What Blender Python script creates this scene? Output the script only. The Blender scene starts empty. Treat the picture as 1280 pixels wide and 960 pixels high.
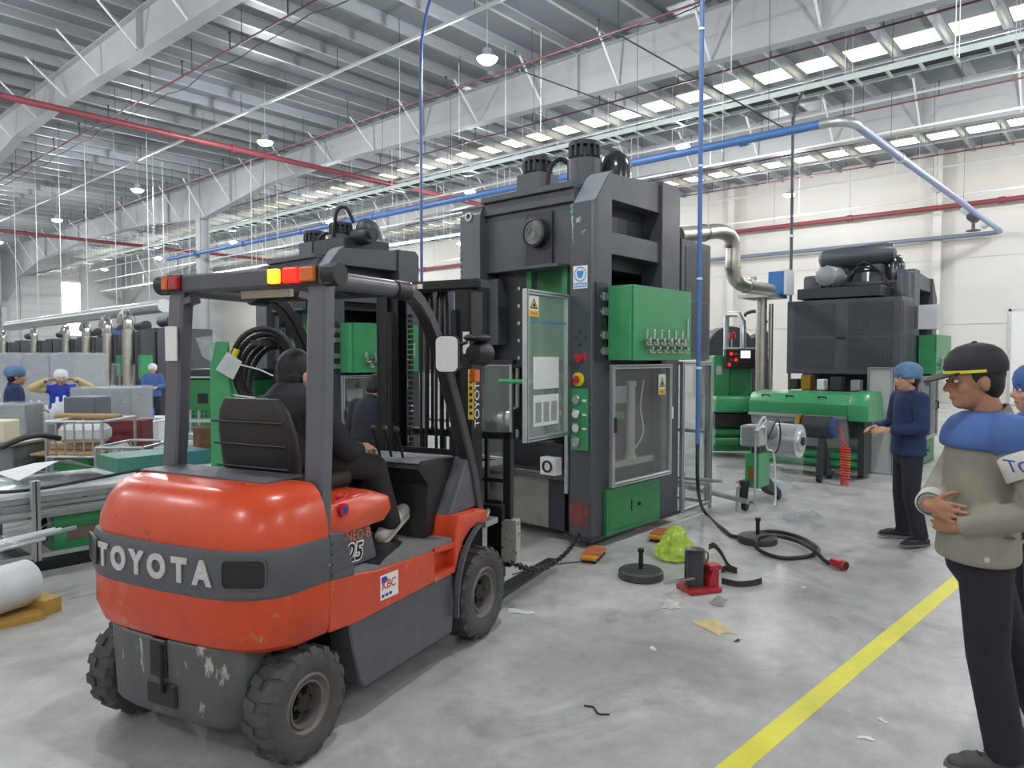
import bpy, bmesh, math, random
from mathutils import Vector, Matrix
random.seed(7)
R = math.radians
PI = math.pi
SC = bpy.context.scene
COL = SC.collection
# ---------------------------------------------------------------- camera, world, exposure
YAW = R(41.4); PIT = math.atan(34/904.); CAMH = 1.7
cam = bpy.data.cameras.new('camera'); camo = bpy.data.objects.new('camera', cam); COL.objects.link(camo)
camo.location = (0, 0, CAMH); camo.rotation_euler = (PI/2-PIT, 0, YAW-PI/2)
cam.sensor_width = 36; cam.lens = 904/1280*36; cam.clip_start = .05; cam.clip_end = 300
SC.camera = camo
W = bpy.data.worlds.new('world'); SC.world = W; W.use_nodes = True
_n = W.node_tree.nodes; _bg = _n['Background']
_sky = _n.new('ShaderNodeTexSky'); _sky.sun_disc = False; _sky.sun_elevation = R(50)
W.node_tree.links.new(_sky.outputs[0], _bg.inputs[0]); _bg.inputs[1].default_value = .3
SC.view_settings.view_transform = 'Standard'; SC.view_settings.look = 'None'
SC.view_settings.gamma = 1; SC.view_settings.use_curve_mapping = False
SC.view_settings.exposure = 0.14
LAMP_W = 400.; SKYL = 2.0

# ---------------------------------------------------------------- pixel -> world (1280x960 frame)
_f = Vector((math.cos(YAW), math.sin(YAW), 0)); _r = Vector((math.sin(YAW), -math.cos(YAW), 0)); _u = Vector((0, 0, 1))
_cf = _f*math.cos(PIT)-_u*math.sin(PIT); _cu = _u*math.cos(PIT)+_f*math.sin(PIT)
CAM = Vector((0, 0, CAMH))
def ray(px, py): return _cf+_r*((px-640)/904.)-_cu*((py-480)/904.)
def atZ(px, py, z=0.): d = ray(px, py); return CAM+d*((z-CAMH)/d.z)
def atX(px, py, x): d = ray(px, py); return CAM+d*(x/d.x)
def atY(px, py, y): d = ray(px, py); return CAM+d*(y/d.y)

# ---------------------------------------------------------------- mesh builder
def frame(d):
    d = Vector(d).normalized(); a = Vector((0, 0, 1)) if abs(d.z) < .95 else Vector((1, 0, 0))
    s = d.cross(a).normalized(); return d, s, s.cross(d).normalized()
class MB:
    def __init__(s): s.v = []; s.f = []
    def add(s, vs, fs):
        o = len(s.v); s.v += [tuple(v) for v in vs]; s.f += [tuple(i+o for i in f) for f in fs]; return s
    def box(s, x0, x1, y0, y1, z0, z1, M=None):
        v = [Vector((x, y, z)) for x in (x0, x1) for y in (y0, y1) for z in (z0, z1)]
        if M is not None: v = [M@p for p in v]
        return s.add(v, [(0, 1, 3, 2), (4, 6, 7, 5), (0, 4, 5, 1), (2, 3, 7, 6), (0, 2, 6, 4), (1, 5, 7, 3)])
    def cbox(s, c, size, M=None):
        x, y, z = c; a, b, d = [k/2 for k in size]
        return s.box(x-a, x+a, y-b, y+b, z-d, z+d, M)
    def bar(s, p, q, w, h=None):
        h = h or w; p = Vector(p); q = Vector(q); d, a, b = frame(q-p)
        v = [e+a*i*w/2+b*j*h/2 for e in (p, q) for i, j in ((-1, -1), (1, -1), (1, 1), (-1, 1))]
        return s.add(v, [(3, 2, 1, 0), (4, 5, 6, 7), (0, 1, 5, 4), (1, 2, 6, 5), (2, 3, 7, 6), (3, 0, 4, 7)])
    def cyl(s, p, q, r, r2=None, n=16, caps=True):
        r2 = r if r2 is None else r2; p = Vector(p); q = Vector(q); d, a, b = frame(q-p); v = []
        for e, rr in ((p, r), (q, r2)):
            v += [e+(a*math.cos(2*PI*i/n)+b*math.sin(2*PI*i/n))*rr for i in range(n)]
        f = [(i, (i+1) % n, n+(i+1) % n, n+i) for i in range(n)]
        if caps: f += [tuple(range(n-1, -1, -1)), tuple(range(n, 2*n))]
        return s.add(v, f)
    def tube(s, pts, r, n=8, closed=False, rr=None):
        pts = [Vector(p) for p in pts]; m = len(pts); v = []; a = None
        for i, p in enumerate(pts):
            if closed: d = pts[(i+1) % m]-pts[i-1]
            else: d = pts[min(i+1, m-1)]-pts[max(i-1, 0)]
            d.normalize()
            if a is None: _, a, b = frame(d)
            a = (a-d*a.dot(d)).normalized(); b = a.cross(d)
            q = rr[i] if rr else r
            v += [p+(a*math.cos(2*PI*k/n)+b*math.sin(2*PI*k/n))*q for k in range(n)]
        f = []
        for i in range(m if closed else m-1):
            j = (i+1) % m
            f += [(i*n+k, i*n+(k+1) % n, j*n+(k+1) % n, j*n+k) for k in range(n)]
        if not closed: f += [tuple(range(n-1, -1, -1)), tuple(range((m-1)*n, m*n))]
        return s.add(v, f)
    def ribbon(s, pts, w, t, up=(0, 0, 1)):
        pts = [Vector(p) for p in pts]; m = len(pts); v = []; up = Vector(up)
        for i, p in enumerate(pts):
            d = (pts[min(i+1, m-1)]-pts[max(i-1, 0)]).normalized(); a = up; b = d.cross(a).normalized()
            v += [p+a*i2*w/2+b*j*t/2 for i2, j in ((-1, -1), (1, -1), (1, 1), (-1, 1))]
        f = [(3, 2, 1, 0), tuple(range(4*m-4, 4*m))]
        for i in range(m-1):
            f += [(i*4+k, i*4+(k+1) % 4, i*4+4+(k+1) % 4, i*4+4+k) for k in range(4)]
        return s.add(v, f)
    def lathe(s, prof, o=(0, 0, 0), ax=(0, 0, 1), n=24, ring=0):
        d, a, b = frame(ax); o = Vector(o); m = len(prof); v = []   # ring=1: hollow closed profile, ring=2: open start
        for r, h in prof: v += [o+d*h+(a*math.cos(2*PI*k/n)+b*math.sin(2*PI*k/n))*r for k in range(n)]
        f = []
        for i in range(m-1): f += [(i*n+k, i*n+(k+1) % n, i*n+n+(k+1) % n, i*n+n+k) for k in range(n)]
        if ring == 1: f += [((m-1)*n+k, (m-1)*n+(k+1) % n, (k+1) % n, k) for k in range(n)]
        else: f += ([] if ring == 2 else [tuple(range(n-1, -1, -1))])+[tuple(range((m-1)*n, m*n))]
        return s.add(v, f)
    def prism(s, poly, ax, a, b):
        n = len(poly)
        def P(u, w, t): return {'x': (t, u, w), 'y': (u, t, w), 'z': (u, w, t)}[ax]
        v = [P(u, w, a) for u, w in poly]+[P(u, w, b) for u, w in poly]
        return s.add(v, [tuple(range(n-1, -1, -1)), tuple(range(n, 2*n))]+[(i, (i+1) % n, n+(i+1) % n, n+i) for i in range(n)])
    def loft(s, rings, closed=True, cap=True):
        n = len(rings[0]); m = len(rings); v = [p for r in rings for p in r]; f = []
        for i in range(m-1):
            f += [(i*n+k, i*n+(k+1) % n, i*n+n+(k+1) % n, i*n+n+k) for k in range(n if closed else n-1)]
        if cap: f += [tuple(range(n-1, -1, -1)), tuple(range((m-1)*n, m*n))]
        return s.add(v, f)
    def ell(s, c, r, nu=16, nv=10, M=None):
        c = Vector(c); v = []
        for j in range(1, nv):
            t = PI*j/nv
            v += [Vector((r[0]*math.sin(t)*math.cos(2*PI*i/nu), r[1]*math.sin(t)*math.sin(2*PI*i/nu), r[2]*math.cos(t))) for i in range(nu)]
        v += [Vector((0, 0, r[2])), Vector((0, 0, -r[2]))]
        if M is not None: v = [M@p for p in v]
        k = len(v)-2; f = []
        for j in range(nv-2): f += [(j*nu+i, j*nu+nu+i, j*nu+nu+(i+1) % nu, j*nu+(i+1) % nu) for i in range(nu)]
        f += [(k, i, (i+1) % nu) for i in range(nu)]
        f += [(k+1, (nv-2)*nu+(i+1) % nu, (nv-2)*nu+i) for i in range(nu)]
        return s.add([c+p for p in v], f)
    def grid(s, fn, nu, nv, wrap=False):
        v = [fn(i/nu, j/nv) for j in range(nv+1) for i in range(nu+1)]
        return s.add(v, [(j*(nu+1)+i, j*(nu+1)+i+1, (j+1)*(nu+1)+i+1, (j+1)*(nu+1)+i) for j in range(nv) for i in range(nu)])
    def xform(s, M): s.v = [tuple(M@Vector(p)) for p in s.v]; return s
    def mesh(s, name, bev=0, seg=1, ang=35):
        me = bpy.data.meshes.new(name); me.from_pydata(s.v, [], s.f)
        bm = bmesh.new(); bm.from_mesh(me)
        bmesh.ops.recalc_face_normals(bm, faces=bm.faces)
        if bev:
            es = [e for e in bm.edges if len(e.link_faces) == 2 and e.calc_face_angle(0) > .6]
            if es: bmesh.ops.bevel(bm, geom=es, offset=bev, segments=seg, affect='EDGES', profile=.5, clamp_overlap=True)
        bm.to_mesh(me); bm.free()
        me.polygons.foreach_set('use_smooth', [True]*len(me.polygons)); me.set_sharp_from_angle(angle=R(ang)); me.update()
        return me
    def build(s, name, m, parent=None, bev=0, seg=1, ang=35, loc=None):
        return obj(name, s.mesh(name, bev, seg, ang), m, parent, loc)
def obj(name, me, m, parent=None, loc=None):
    o = bpy.data.objects.new(name, me); COL.objects.link(o)
    if m is not None and not me.materials: me.materials.append(m)
    if parent is not None: o.parent = parent
    if loc is not None: o.location = loc
    return o
def tag(o, label=None, cat=None, group=None, kind=None):
    if label: o['label'] = label
    if cat: o['category'] = cat
    if group: o['group'] = group
    if kind: o['kind'] = kind
    return o
def thing(name, label, cat, loc=(0, 0, 0), rz=0., group=None, kind=None):
    o = bpy.data.objects.new(name, None); COL.objects.link(o); o.location = loc; o.rotation_euler = (0, 0, rz)
    o.empty_display_size = .1
    return tag(o, label, cat, group, kind)
def copy_tree(o, parent=None):
    c = o.copy(); COL.objects.link(c); c.parent = parent
    for ch in list(o.children): copy_tree(ch, c)
    return c
def bez(p, n=12):
    p = [Vector(q) for q in p]; out = []
    for i in range(n+1):
        t = i/n; q = list(p)
        while len(q) > 1: q = [q[k].lerp(q[k+1], t) for k in range(len(q)-1)]
        out.append(q[0])
    return out
def spline(p, n=6, closed=False):
    p = [Vector(q) for q in p]; m = len(p); out = []
    for i in range(m if closed else m-1):
        if closed: a, b, c, d = p[i-1], p[i], p[(i+1) % m], p[(i+2) % m]
        else: a, b, c, d = p[max(i-1, 0)], p[i], p[i+1], p[min(i+2, m-1)]
        for k in range(n):
            t = k/n
            out.append(.5*((2*b)+(c-a)*t+(2*a-5*b+4*c-d)*t*t+(3*b-a-3*c+d)*t**3))
    if not closed: out.append(p[-1])
    return out
def text_mesh(s, size, depth=.001, bold=0.):
    cu = bpy.data.curves.new('lettering', 'FONT'); cu.body = s; cu.size = size; cu.extrude = depth; cu.offset = bold; cu.align_x = 'CENTER'; cu.align_y = 'CENTER'
    o = bpy.data.objects.new('lettering', cu); COL.objects.link(o)
    dg = bpy.context.evaluated_depsgraph_get(); me = bpy.data.meshes.new_from_object(o.evaluated_get(dg))
    bpy.data.objects.remove(o); bpy.data.curves.remove(cu); me.materials.clear(); return me
def lettering(s, size, m, parent, loc, right, up, bold=0, depth=.001, sx=1.):
    """flat lettering whose reading direction is `right` and whose top points `up`"""
    me = text_mesh(s, size, depth, bold)
    r = Vector(right).normalized(); u = Vector(up).normalized(); n = r.cross(u)
    M = Matrix((r*sx, u, n)).transposed().to_4x4(); M.translation = Vector(loc)
    me.transform(M); return obj('lettering', me, m, parent)

# ---------------------------------------------------------------- materials
def hexc(h):
    h = h.lstrip('#'); c = [int(h[i:i+2], 16)/255 for i in (0, 2, 4)]
    return tuple(x/12.92 if x <= .04045 else ((x+.055)/1.055)**2.4 for x in c)
MATS = {}
def mat(name, col, rough=.5, metal=0., var=.0, scale=8., bump=0., bscale=40., wear=None, wamt=.5, wscale=6., trans=0., ior=1.45, alpha=1., emit=None, es=0., coat=0., spec=None, col2=None, detail=4, stretch=None, rvar=.0):
    if name in MATS: return MATS[name]
    m = bpy.data.materials.new(name); m.use_nodes = True; nt = m.node_tree; N = nt.nodes; L = nt.links
    b = N['Principled BSDF']; c = hexc(col) if isinstance(col, str) else col
    b.inputs['Base Color'].default_value = (*c, 1); b.inputs['Roughness'].default_value = rough; b.inputs['Metallic'].default_value = metal
    if trans: b.inputs['Transmission Weight'].default_value = trans; b.inputs['IOR'].default_value = ior
    if alpha < 1: b.inputs['Alpha'].default_value = alpha
    if emit: b.inputs['Emission Color'].default_value = (*hexc(emit), 1); b.inputs['Emission Strength'].default_value = es
    if coat: b.inputs['Coat Weight'].default_value = coat; b.inputs['Coat Roughness'].default_value = .2
    if spec is not None: b.inputs['Specular IOR Level'].default_value = spec
    tc = None
    def coord():
        nonlocal tc
        if tc is None:
            t = N.new('ShaderNodeTexCoord'); mp = N.new('ShaderNodeMapping'); L.new(t.outputs['Object'], mp.inputs[0])
            if stretch: mp.inputs['Scale'].default_value = stretch
            tc = mp.outputs[0]
        return tc
    def noise(sc, det=detail, ro=.6):
        n = N.new('ShaderNodeTexNoise'); n.inputs['Scale'].default_value = sc; n.inputs['Detail'].default_value = det; n.inputs['Roughness'].default_value = ro
        L.new(coord(), n.inputs['Vector']); return n.outputs[0]
    cur = None
    if var or col2:
        rp = N.new('ShaderNodeValToRGB'); L.new(noise(scale), rp.inputs[0])
        lo = hexc(col2) if col2 else tuple(x*(1-var) for x in c); hi = c if col2 else tuple(min(1, x*(1+var)) for x in c)
        rp.color_ramp.elements[0].position = .3; rp.color_ramp.elements[1].position = .7
        rp.color_ramp.elements[0].color = (*lo, 1); rp.color_ramp.elements[1].color = (*hi, 1); cur = rp.outputs[0]
    if wear:
        rp = N.new('ShaderNodeValToRGB'); L.new(noise(wscale, 7, .7), rp.inputs[0])
        e = rp.color_ramp.elements; e[0].position = wamt; e[1].position = wamt+.04; e[0].color = (0, 0, 0, 1); e[1].color = (1, 1, 1, 1)
        mx = N.new('ShaderNodeMix'); mx.data_type = 'RGBA'; L.new(rp.outputs[0], mx.inputs[0])
        if cur: L.new(cur, mx.inputs[6])
        else: mx.inputs[6].default_value = (*c, 1)
        mx.inputs[7].default_value = (*hexc(wear), 1); cur = mx.outputs[2]
    if cur: L.new(cur, b.inputs['Base Color'])
    if rvar:
        mr = N.new('ShaderNodeMapRange'); L.new(noise(scale*1.7), mr.inputs[0]); mr.inputs[1].default_value = .3; mr.inputs[2].default_value = .7
        mr.inputs[3].default_value = max(0, rough-rvar); mr.inputs[4].default_value = rough+rvar; L.new(mr.outputs[0], b.inputs['Roughness'])
    if bump:
        bp = N.new('ShaderNodeBump'); bp.inputs['Strength'].default_value = bump; bp.inputs['Distance'].default_value = .01
        L.new(noise(bscale), bp.inputs['Height']); L.new(bp.outputs[0], b.inputs['Normal'])
    MATS[name] = m; return m
def glassy(name, tint, refl=.1, haze=0., rough=.05, bump=0., bscale=14.):
    """thin clear sheet: transparent, a little mirror reflection, optional milky haze"""
    m = bpy.data.materials.new(name); m.use_nodes = True; N = m.node_tree.nodes; L = m.node_tree.links; N.remove(N['Principled BSDF'])
    t = N.new('ShaderNodeBsdfTransparent'); t.inputs[0].default_value = (*tint, 1); g = N.new('ShaderNodeBsdfGlossy'); g.inputs['Roughness'].default_value = rough; g.inputs[0].default_value = (.9, .93, .95, 1)
    x = N.new('ShaderNodeMixShader'); x.inputs[0].default_value = refl; L.new(t.outputs[0], x.inputs[1]); L.new(g.outputs[0], x.inputs[2]); out = x
    if haze:
        d = N.new('ShaderNodeBsdfDiffuse'); d.inputs[0].default_value = (.8, .83, .84, 1); y = N.new('ShaderNodeMixShader'); y.inputs[0].default_value = haze; L.new(x.outputs[0], y.inputs[1]); L.new(d.outputs[0], y.inputs[2]); out = y
    if bump:
        c = N.new('ShaderNodeTexCoord'); n = N.new('ShaderNodeTexNoise'); n.inputs['Scale'].default_value = bscale; n.inputs['Detail'].default_value = 6; n.inputs['Distortion'].default_value = 1.5; L.new(c.outputs['Object'], n.inputs['Vector'])
        b = N.new('ShaderNodeBump'); b.inputs['Strength'].default_value = bump; b.inputs['Distance'].default_value = .05; L.new(n.outputs[0], b.inputs['Height']); L.new(b.outputs[0], g.inputs['Normal'])
    L.new(out.outputs[0], N['Material Output'].inputs[0]); MATS[name] = m; return m
# ================================================================ THE HALL
X0, X1, Y0, Y1, ZR = -9.4, 30.8, -14., 61., 9.3
M_white = mat('wall_paint', '#cbc9c5', .6, var=.03, scale=.6)
M_clad = mat('wall_cladding', '#b3b6b8', .5, var=.04, scale=.5)
M_roof = mat('roof_sheet', '#757b80', .5, .2, var=.12, scale=.35, stretch=(1, .25, 1))
M_steelw = mat('painted_steel_white', '#a9acae', .5, var=.05, scale=1.2)
M_purlin = mat('galvanised_purlin', '#a3a8ac', .42, .2, var=.08, scale=2.)
M_red = mat('sprinkler_red', '#7e3a43', .45, var=.1, scale=3.)
M_rust = mat('thin_red_pipe', '#6f4146', .5, var=.15, scale=3.)
M_blue = mat('air_pipe_blue', '#4a72ac', .4, var=.06, scale=3.)
M_galv = mat('galvanised_steel', '#b4b9ba', .38, .7, var=.1, scale=9.)
M_dark = mat('dark_rod', '#4a4e52', .5, .3)
M_rod = mat('white_rod', '#dfe3e6', .4, .2)
M_sky = mat('skylight_sheet', '#ffffff', .6, emit='#ffeec4', es=SKYL)
M_win = mat('lit_window', '#ffffff', .5, emit='#fffdf6', es=3.)

def floor_mat():
    m = bpy.data.materials.new('polished_concrete'); m.use_nodes = True; nt = m.node_tree; N = nt.nodes; L = nt.links; b = N['Principled BSDF']
    t = N.new('ShaderNodeTexCoord')
    def noise(sc, det, ro, w=0):
        n = N.new('ShaderNodeTexNoise'); n.inputs['Scale'].default_value = sc; n.inputs['Detail'].default_value = det; n.inputs['Roughness'].default_value = ro
        n.inputs['Distortion'].default_value = w; L.new(t.outputs['Object'], n.inputs['Vector']); return n.outputs[0]
    def ramp(src, stops):
        r = N.new('ShaderNodeValToRGB'); L.new(src, r.inputs[0]); e = r.color_ramp.elements
        while len(e) < len(stops): e.new(.5)
        for k, (p, c) in enumerate(stops): e[k].position = p; e[k].color = (*c, 1)
        return r.outputs[0]
    def mix(f, a, bb, mode='MIX'):
        x = N.new('ShaderNodeMix'); x.data_type = 'RGBA'; x.blend_type = mode
        if isinstance(f, float): x.inputs[0].default_value = f
        else: L.new(f, x.inputs[0])
        L.new(a, x.inputs[6])
        if isinstance(bb, tuple): x.inputs[7].default_value = (*bb, 1)
        else: L.new(bb, x.inputs[7])
        return x.outputs[2]
    g = lambda v: (v, v*1.0, v*.985)
    base = ramp(noise(.8, 8, .68, .5), [(.3, g(.36)), (.5, g(.48)), (.68, g(.62))])
    fine = ramp(noise(5., 8, .72), [(.3, g(.68)), (.7, g(1.08))])
    c = mix(.75, base, fine, 'MULTIPLY')
    st = ramp(noise(1.15, 7, .66, .8), [(.55, (0, 0, 0)), (.68, (.55, .55, .55))])
    c = mix(st, c, g(.2))
    wh = ramp(noise(2.1, 9, .75, .5), [(.6, (0, 0, 0)), (.75, (.5, .5, .5))])
    c = mix(wh, c, g(.6))
    sp = ramp(noise(24., 5, .7), [(.68, (0, 0, 0)), (.74, (.5, .5, .5))])
    c = mix(sp, c, g(.17))
    L.new(c, b.inputs['Base Color'])
    mr = N.new('ShaderNodeMapRange'); L.new(noise(1.8, 6, .65), mr.inputs[0]); mr.inputs[1].default_value = .3; mr.inputs[2].default_value = .7
    mr.inputs[3].default_value = .28; mr.inputs[4].default_value = .5; L.new(mr.outputs[0], b.inputs['Roughness'])
    bp = N.new('ShaderNodeBump'); bp.inputs['Strength'].default_value = .12; bp.inputs['Distance'].default_value = .004
    L.new(noise(30., 6, .7), bp.inputs['Height']); L.new(bp.outputs[0], b.inputs['Normal'])
    return m
M_floor = floor_mat()
fl = tag(MB().box(X0, X1, Y0, Y1, -.2, 0).build('floor', M_floor), kind='structure')
# painted yellow aisle line
M_yel = mat('yellow_floor_paint', '#e6df4e', .5, var=.06, scale=6., wear='#b9b47a', wamt=.66, wscale=14.)
a = atZ(918, 958); b = atZ(1172, 746); d = (b-a).normalized(); n = Vector((-d.y, d.x, 0))
def lq(p, q, w, z):
    d = (q-p).normalized(); n = Vector((-d.y, d.x, 0))*w/2; u = Vector((0, 0, z))
    return MB().add([p-n, q-n, q+n, p+n, p-n+u, q-n+u, q+n+u, p+n+u], [(0, 1, 2, 3), (4, 5, 6, 7), (0, 1, 5, 4), (1, 2, 6, 5), (2, 3, 7, 6), (3, 0, 4, 7)])
YL = lq(a-d*4, b+d*14, .105, .0015).build('painted_line', M_yel, fl); YL['label'] = 'worn yellow painted aisle line'
M_joint = mat('joint_filler', '#6d6f6e', .7)
for k in range(3):
    yy = -2.35+k*8
    MB().box(X0, X1, yy-.004, yy+.004, 0, .0008).build('expansion_joint', M_joint, fl)

wr = tag(MB().box(X1, X1+.2, Y0, Y1, 0, ZR+.3).build('wall_right', M_white), kind='structure')
wf = tag(MB().box(X0, X1, Y1, Y1+.2, 0, ZR+.3).build('wall_far', M_clad), kind='structure')
tag(MB().box(X0-.2, X0, Y0, Y1, 0, ZR+.3).build('wall_left', M_white), kind='structure')
tag(MB().box(X0, X1, Y0-.2, Y0, 0, ZR+.3).build('wall_back', M_white), kind='structure')
# cladding battens and girts on the far wall
for k in range(14):
    MB().box(X0, X1, Y1-.05, Y1, .8+k*.6, .86+k*.6).build('cladding_rib', M_clad, wf)
for k in range(6):
    x = 8+k*3.9
    MB().box(x-.06, x+.06, Y1-.09, Y1, 0, ZR).build('wall_post', M_steelw, wf)
# cove joints on the right wall: columns half sunk, panel seams, dado strip
for k in range(9):
    y = -10+k*8.
    MB().box(X1-.35, X1, y-.14, y+.14, 0, ZR).build('wall_column', M_white, wr)
for z in (5.3, 2.9):
    MB().box(X1-.03, X1, Y0, Y1, z, z+.05).build('panel_seam', M_white, wr)
# bright window strip in the far wall
_p = atY(90, 395, Y1)
w1 = tag(MB().box(_p.x-.65, _p.x+.65, Y1-.06, Y1-.02, 3.3, 7.3).build('window_1', M_win), kind='structure')
for z in (3.3, 4.3, 5.3, 6.3, 7.3): MB().box(_p.x-.7, _p.x+.7, Y1-.1, Y1-.055, z-.03, z+.03).build('glazing_bar', M_steelw, w1)
# door in the right wall
_d = atX(1262, 500, X1)
dr = tag(MB().box(X1-.08, X1-.02, _d.y-1.6, _d.y+.02, .02, 3.3).build('door_1', mat('door_paint', '#dcdcda', .45)), kind='structure')
MB().box(X1-.1, X1-.01, _d.y+.0, _d.y+.08, .02, 3.38).build('door_frame', M_galv, dr)
MB().box(X1-.1, X1-.01, _d.y-1.6, _d.y+.08, 3.3, 3.38).build('door_frame', M_galv, dr)
MB().box(X1-.12, X1-.08, _d.y-.3, _d.y-.18, 1., 1.2).build('door_handle', M_dark, dr)

# ---------------------------------------------------------------- roof
ce = tag(MB().box(X0, X1, Y0, Y1, ZR, ZR+.06).build('ceiling', M_roof), kind='structure')
pm = MB()
pm.prism([(-.035, ZR-.03), (.0, ZR-.03), (.0, ZR), (-.0, ZR)], 'x', X0, X1) if False else None
zp = ZR-.22
me_p = MB().prism([(-.07, zp+.2), (-.07, zp+.22), (.004, zp+.22), (.004, zp+.016), (.07, zp+.016), (.07, zp), (-.012, zp), (-.012, zp+.2)], 'x', X0, X1).mesh('purlin')
PY = []
y = Y0+.5
while y < Y1-.3: PY.append(y); y += 1.15
for y in PY: obj('purlin', me_p, M_purlin, ce, (0, y, 0))
# translucent skylight sheets between the purlins
for xs in (19.2, 28.2):
    me = MB().box(xs, xs+.8, .11, 1.04, ZR-.02, ZR-.004).mesh('skylight_sheet')
    for y in PY[3:-1]: obj('skylight_sheet', me, M_sky, ce, (0, y, 0))
# tapered I-section rafters: web, flanges, stiffeners and fly braces
def zb(y):
    T = [(-14, 7.7), (-4, 7.75), (8, 8.0), (21, 8.3), (25, 8.22), (30.5, 7.55), (36, 8.0), (44, 8.15), (52, 7.7), (57, 6.9), (60, 5.6), (61, 4.4)]
    for (a, za), (b, zc) in zip(T, T[1:]):
        if y <= b: return za+(zc-za)*(y-a)/(b-a)
    return T[-1][1]
zt = ZR-.23
YS = [-14, -4, 8, 21, 25, 28, 30.5, 33, 36, 44, 52, 55, 57, 58.5, 60, 60.9]
for xr in (6.6, 14.6, 22.6):
    rf = MB().prism([(y, zb(y)) for y in YS]+[(y, zt) for y in reversed(YS)], 'x', xr-.006, xr+.006).build('rafter', M_steelw, ce)
    m = MB()
    for y0_, y1_ in zip(YS, YS[1:]):
        a, b = zb(y0_), zb(y1_)
        m.add([(x, y, z) for y, z in ((y0_, a), (y1_, b)) for x, z in ((xr-.14, z-.022), (xr+.14, z-.022), (xr+.14, z), (xr-.14, z))], [(0, 1, 5, 4), (1, 2, 6, 5), (2, 3, 7, 6), (3, 0, 4, 7), (3, 2, 1, 0), (4, 5, 6, 7)])
    m.build('bottom_flange', M_steelw, rf)
    MB().box(xr-.14, xr+.14, Y0, Y1, zt, zt+.022).build('top_flange', M_steelw, rf)
    for k, y in enumerate(PY):
        if k % 2 == 0 and y < 56:
            MB().bar((xr-.03, y, zb(y)+.02), (xr-.95, y, zp+.03), .05, .03).build('fly_brace', M_rod, rf)
            MB().bar((xr+.03, y, zb(y)+.02), (xr+.95, y, zp+.03), .05, .03).build('fly_brace', M_rod, rf)
        if k % 5 == 1 and y < 56: MB().box(xr-.13, xr+.13, y-.008, y+.008, zb(y), zt).build('stiffener', M_steelw, rf)
# columns
for xr in (14.6, 22.6):
    for yc in (30.5, 60.6):
        if yc == 30.5:
            cm = MB().box(xr-.2, xr+.2, yc-.012, yc+.012, .02, 7.6).box(xr-.215, xr-.195, yc-.17, yc+.17, 0, 7.6).box(xr+.195, xr+.215, yc-.17, yc+.17, 0, 7.6)
        else: cm = MB().box(xr-.01, xr+.01, yc-.25, yc+.25, .02, 5.4).box(xr-.15, xr+.15, yc-.27, yc-.25, 0, 5.4).box(xr-.15, xr+.15, yc+.25, yc+.27, 0, 5.4)
        tag(cm.build('column', M_steelw), 'white steel H-section column carrying a rafter', 'column', 'white steel columns', 'structure')
# ---------------------------------------------------------------- high bay lamps
M_lens = mat('lamp_lens', '#ffffff', .4, emit='#eef4ff', es=60.)
M_lampb = mat('lamp_housing', '#b9bfc6', .4, .4)
_lm = {}
def high_bay(x, y, z=7.6):
    t = thing('high_bay_lamp', 'round LED high bay lamp hanging lit on a thin rod under the roof', 'lamp', (x, y, z), 0, 'high bay lamps')
    if not _lm:
        _lm['h'] = MB().lathe([(.05, .2), (.09, .19), (.1, .06), (.2, .03), (.215, 0), (.2, -.004)], n=20).mesh('housing')
        _lm['l'] = MB().lathe([(.19, -.004), (.18, -.04), (.12, -.085), (.02, -.1)], n=20).mesh('lens')
        _lm['r'] = MB().cyl((0, 0, .19), (0, 0, zp-7.6+.02), .007, n=6).mesh('suspension_rod')
        L_ = bpy.data.lights.new('lamp_light', 'POINT'); L_.shadow_soft_size = .16; L_.energy = LAMP_W; L_.color = (.985, .995, 1.0); _lm['L'] = L_
    obj('housing', _lm['h'], M_lampb, t); obj('lens', _lm['l'], M_lens, t); obj('suspension_rod', _lm['r'], M_rod, t)
    lo = bpy.data.objects.new('lamp_light', _lm['L']); COL.objects.link(lo); lo.parent = t; lo.location = (0, 0, -.24)
for x in (2.6, 10.6, 18.6, 26.6):
    for y in (-7., 1.6, 10., 18.4, 27., 35.5, 44.5, 53.):
        high_bay(x, y)
for y in (-7., 1.6, 10., 18.4): high_bay(-5.4, y)
# ---------------------------------------------------------------- services under the roof
def pipe(name, label, cat, pts, r, m, n=10, hangers=(), couplings=(), group=None, hm=None):
    t = thing(name, label, cat, (0, 0, 0), 0, group)
    MB().tube(pts, r, n).build('pipe_run', m, t)
    for p in hangers: MB().cyl(Vector(p), (p[0], p[1], zp+.02), .006, n=5).build('hanger_rod', hm or M_dark, t)
    for p, q in couplings: MB().cyl(p, q, r*1.35, n=n).build('coupling', m, t)
    return t
def xr_(a, b, s):
    o = []
    while a < b: o.append(a); a += s
    return o
def xpipe(label, y, z, x0, x1, r, step=2.3, name='sprinkler_main', m=None, grp=None):
    return pipe(name, label, 'pipe', [(x0, y, z), (x1, y, z)], r, m or M_red, 12, [(x, y, z) for x in xr_(x0+1, x1, step)], [((x-.07, y, z), (x+.07, y, z)) for x in xr_(x0+2, x1, 6)], grp)
xpipe('thick red sprinkler main passing under the rafter beside the high bay lamps', 20.9, 7.98, -9, 29.5, .085)
xpipe('thick red sprinkler main farther back, beyond the white column', 41.5, 7.75, -9, 29.5, .085)
pipe('sprinkler_main', 'red sprinkler main running along the white right-hand wall', 'pipe', [(X1-.5, -13, 7.15), (X1-.5, 60, 7.15)], .09, M_red, 12, [(X1-.5, y, 7.15) for y in xr_(-12, 60, 3.)], [((X1-.5, y-.1, 7.15), (X1-.5, y+.1, 7.15)) for y in xr_(-11, 60, 5.)])
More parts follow.
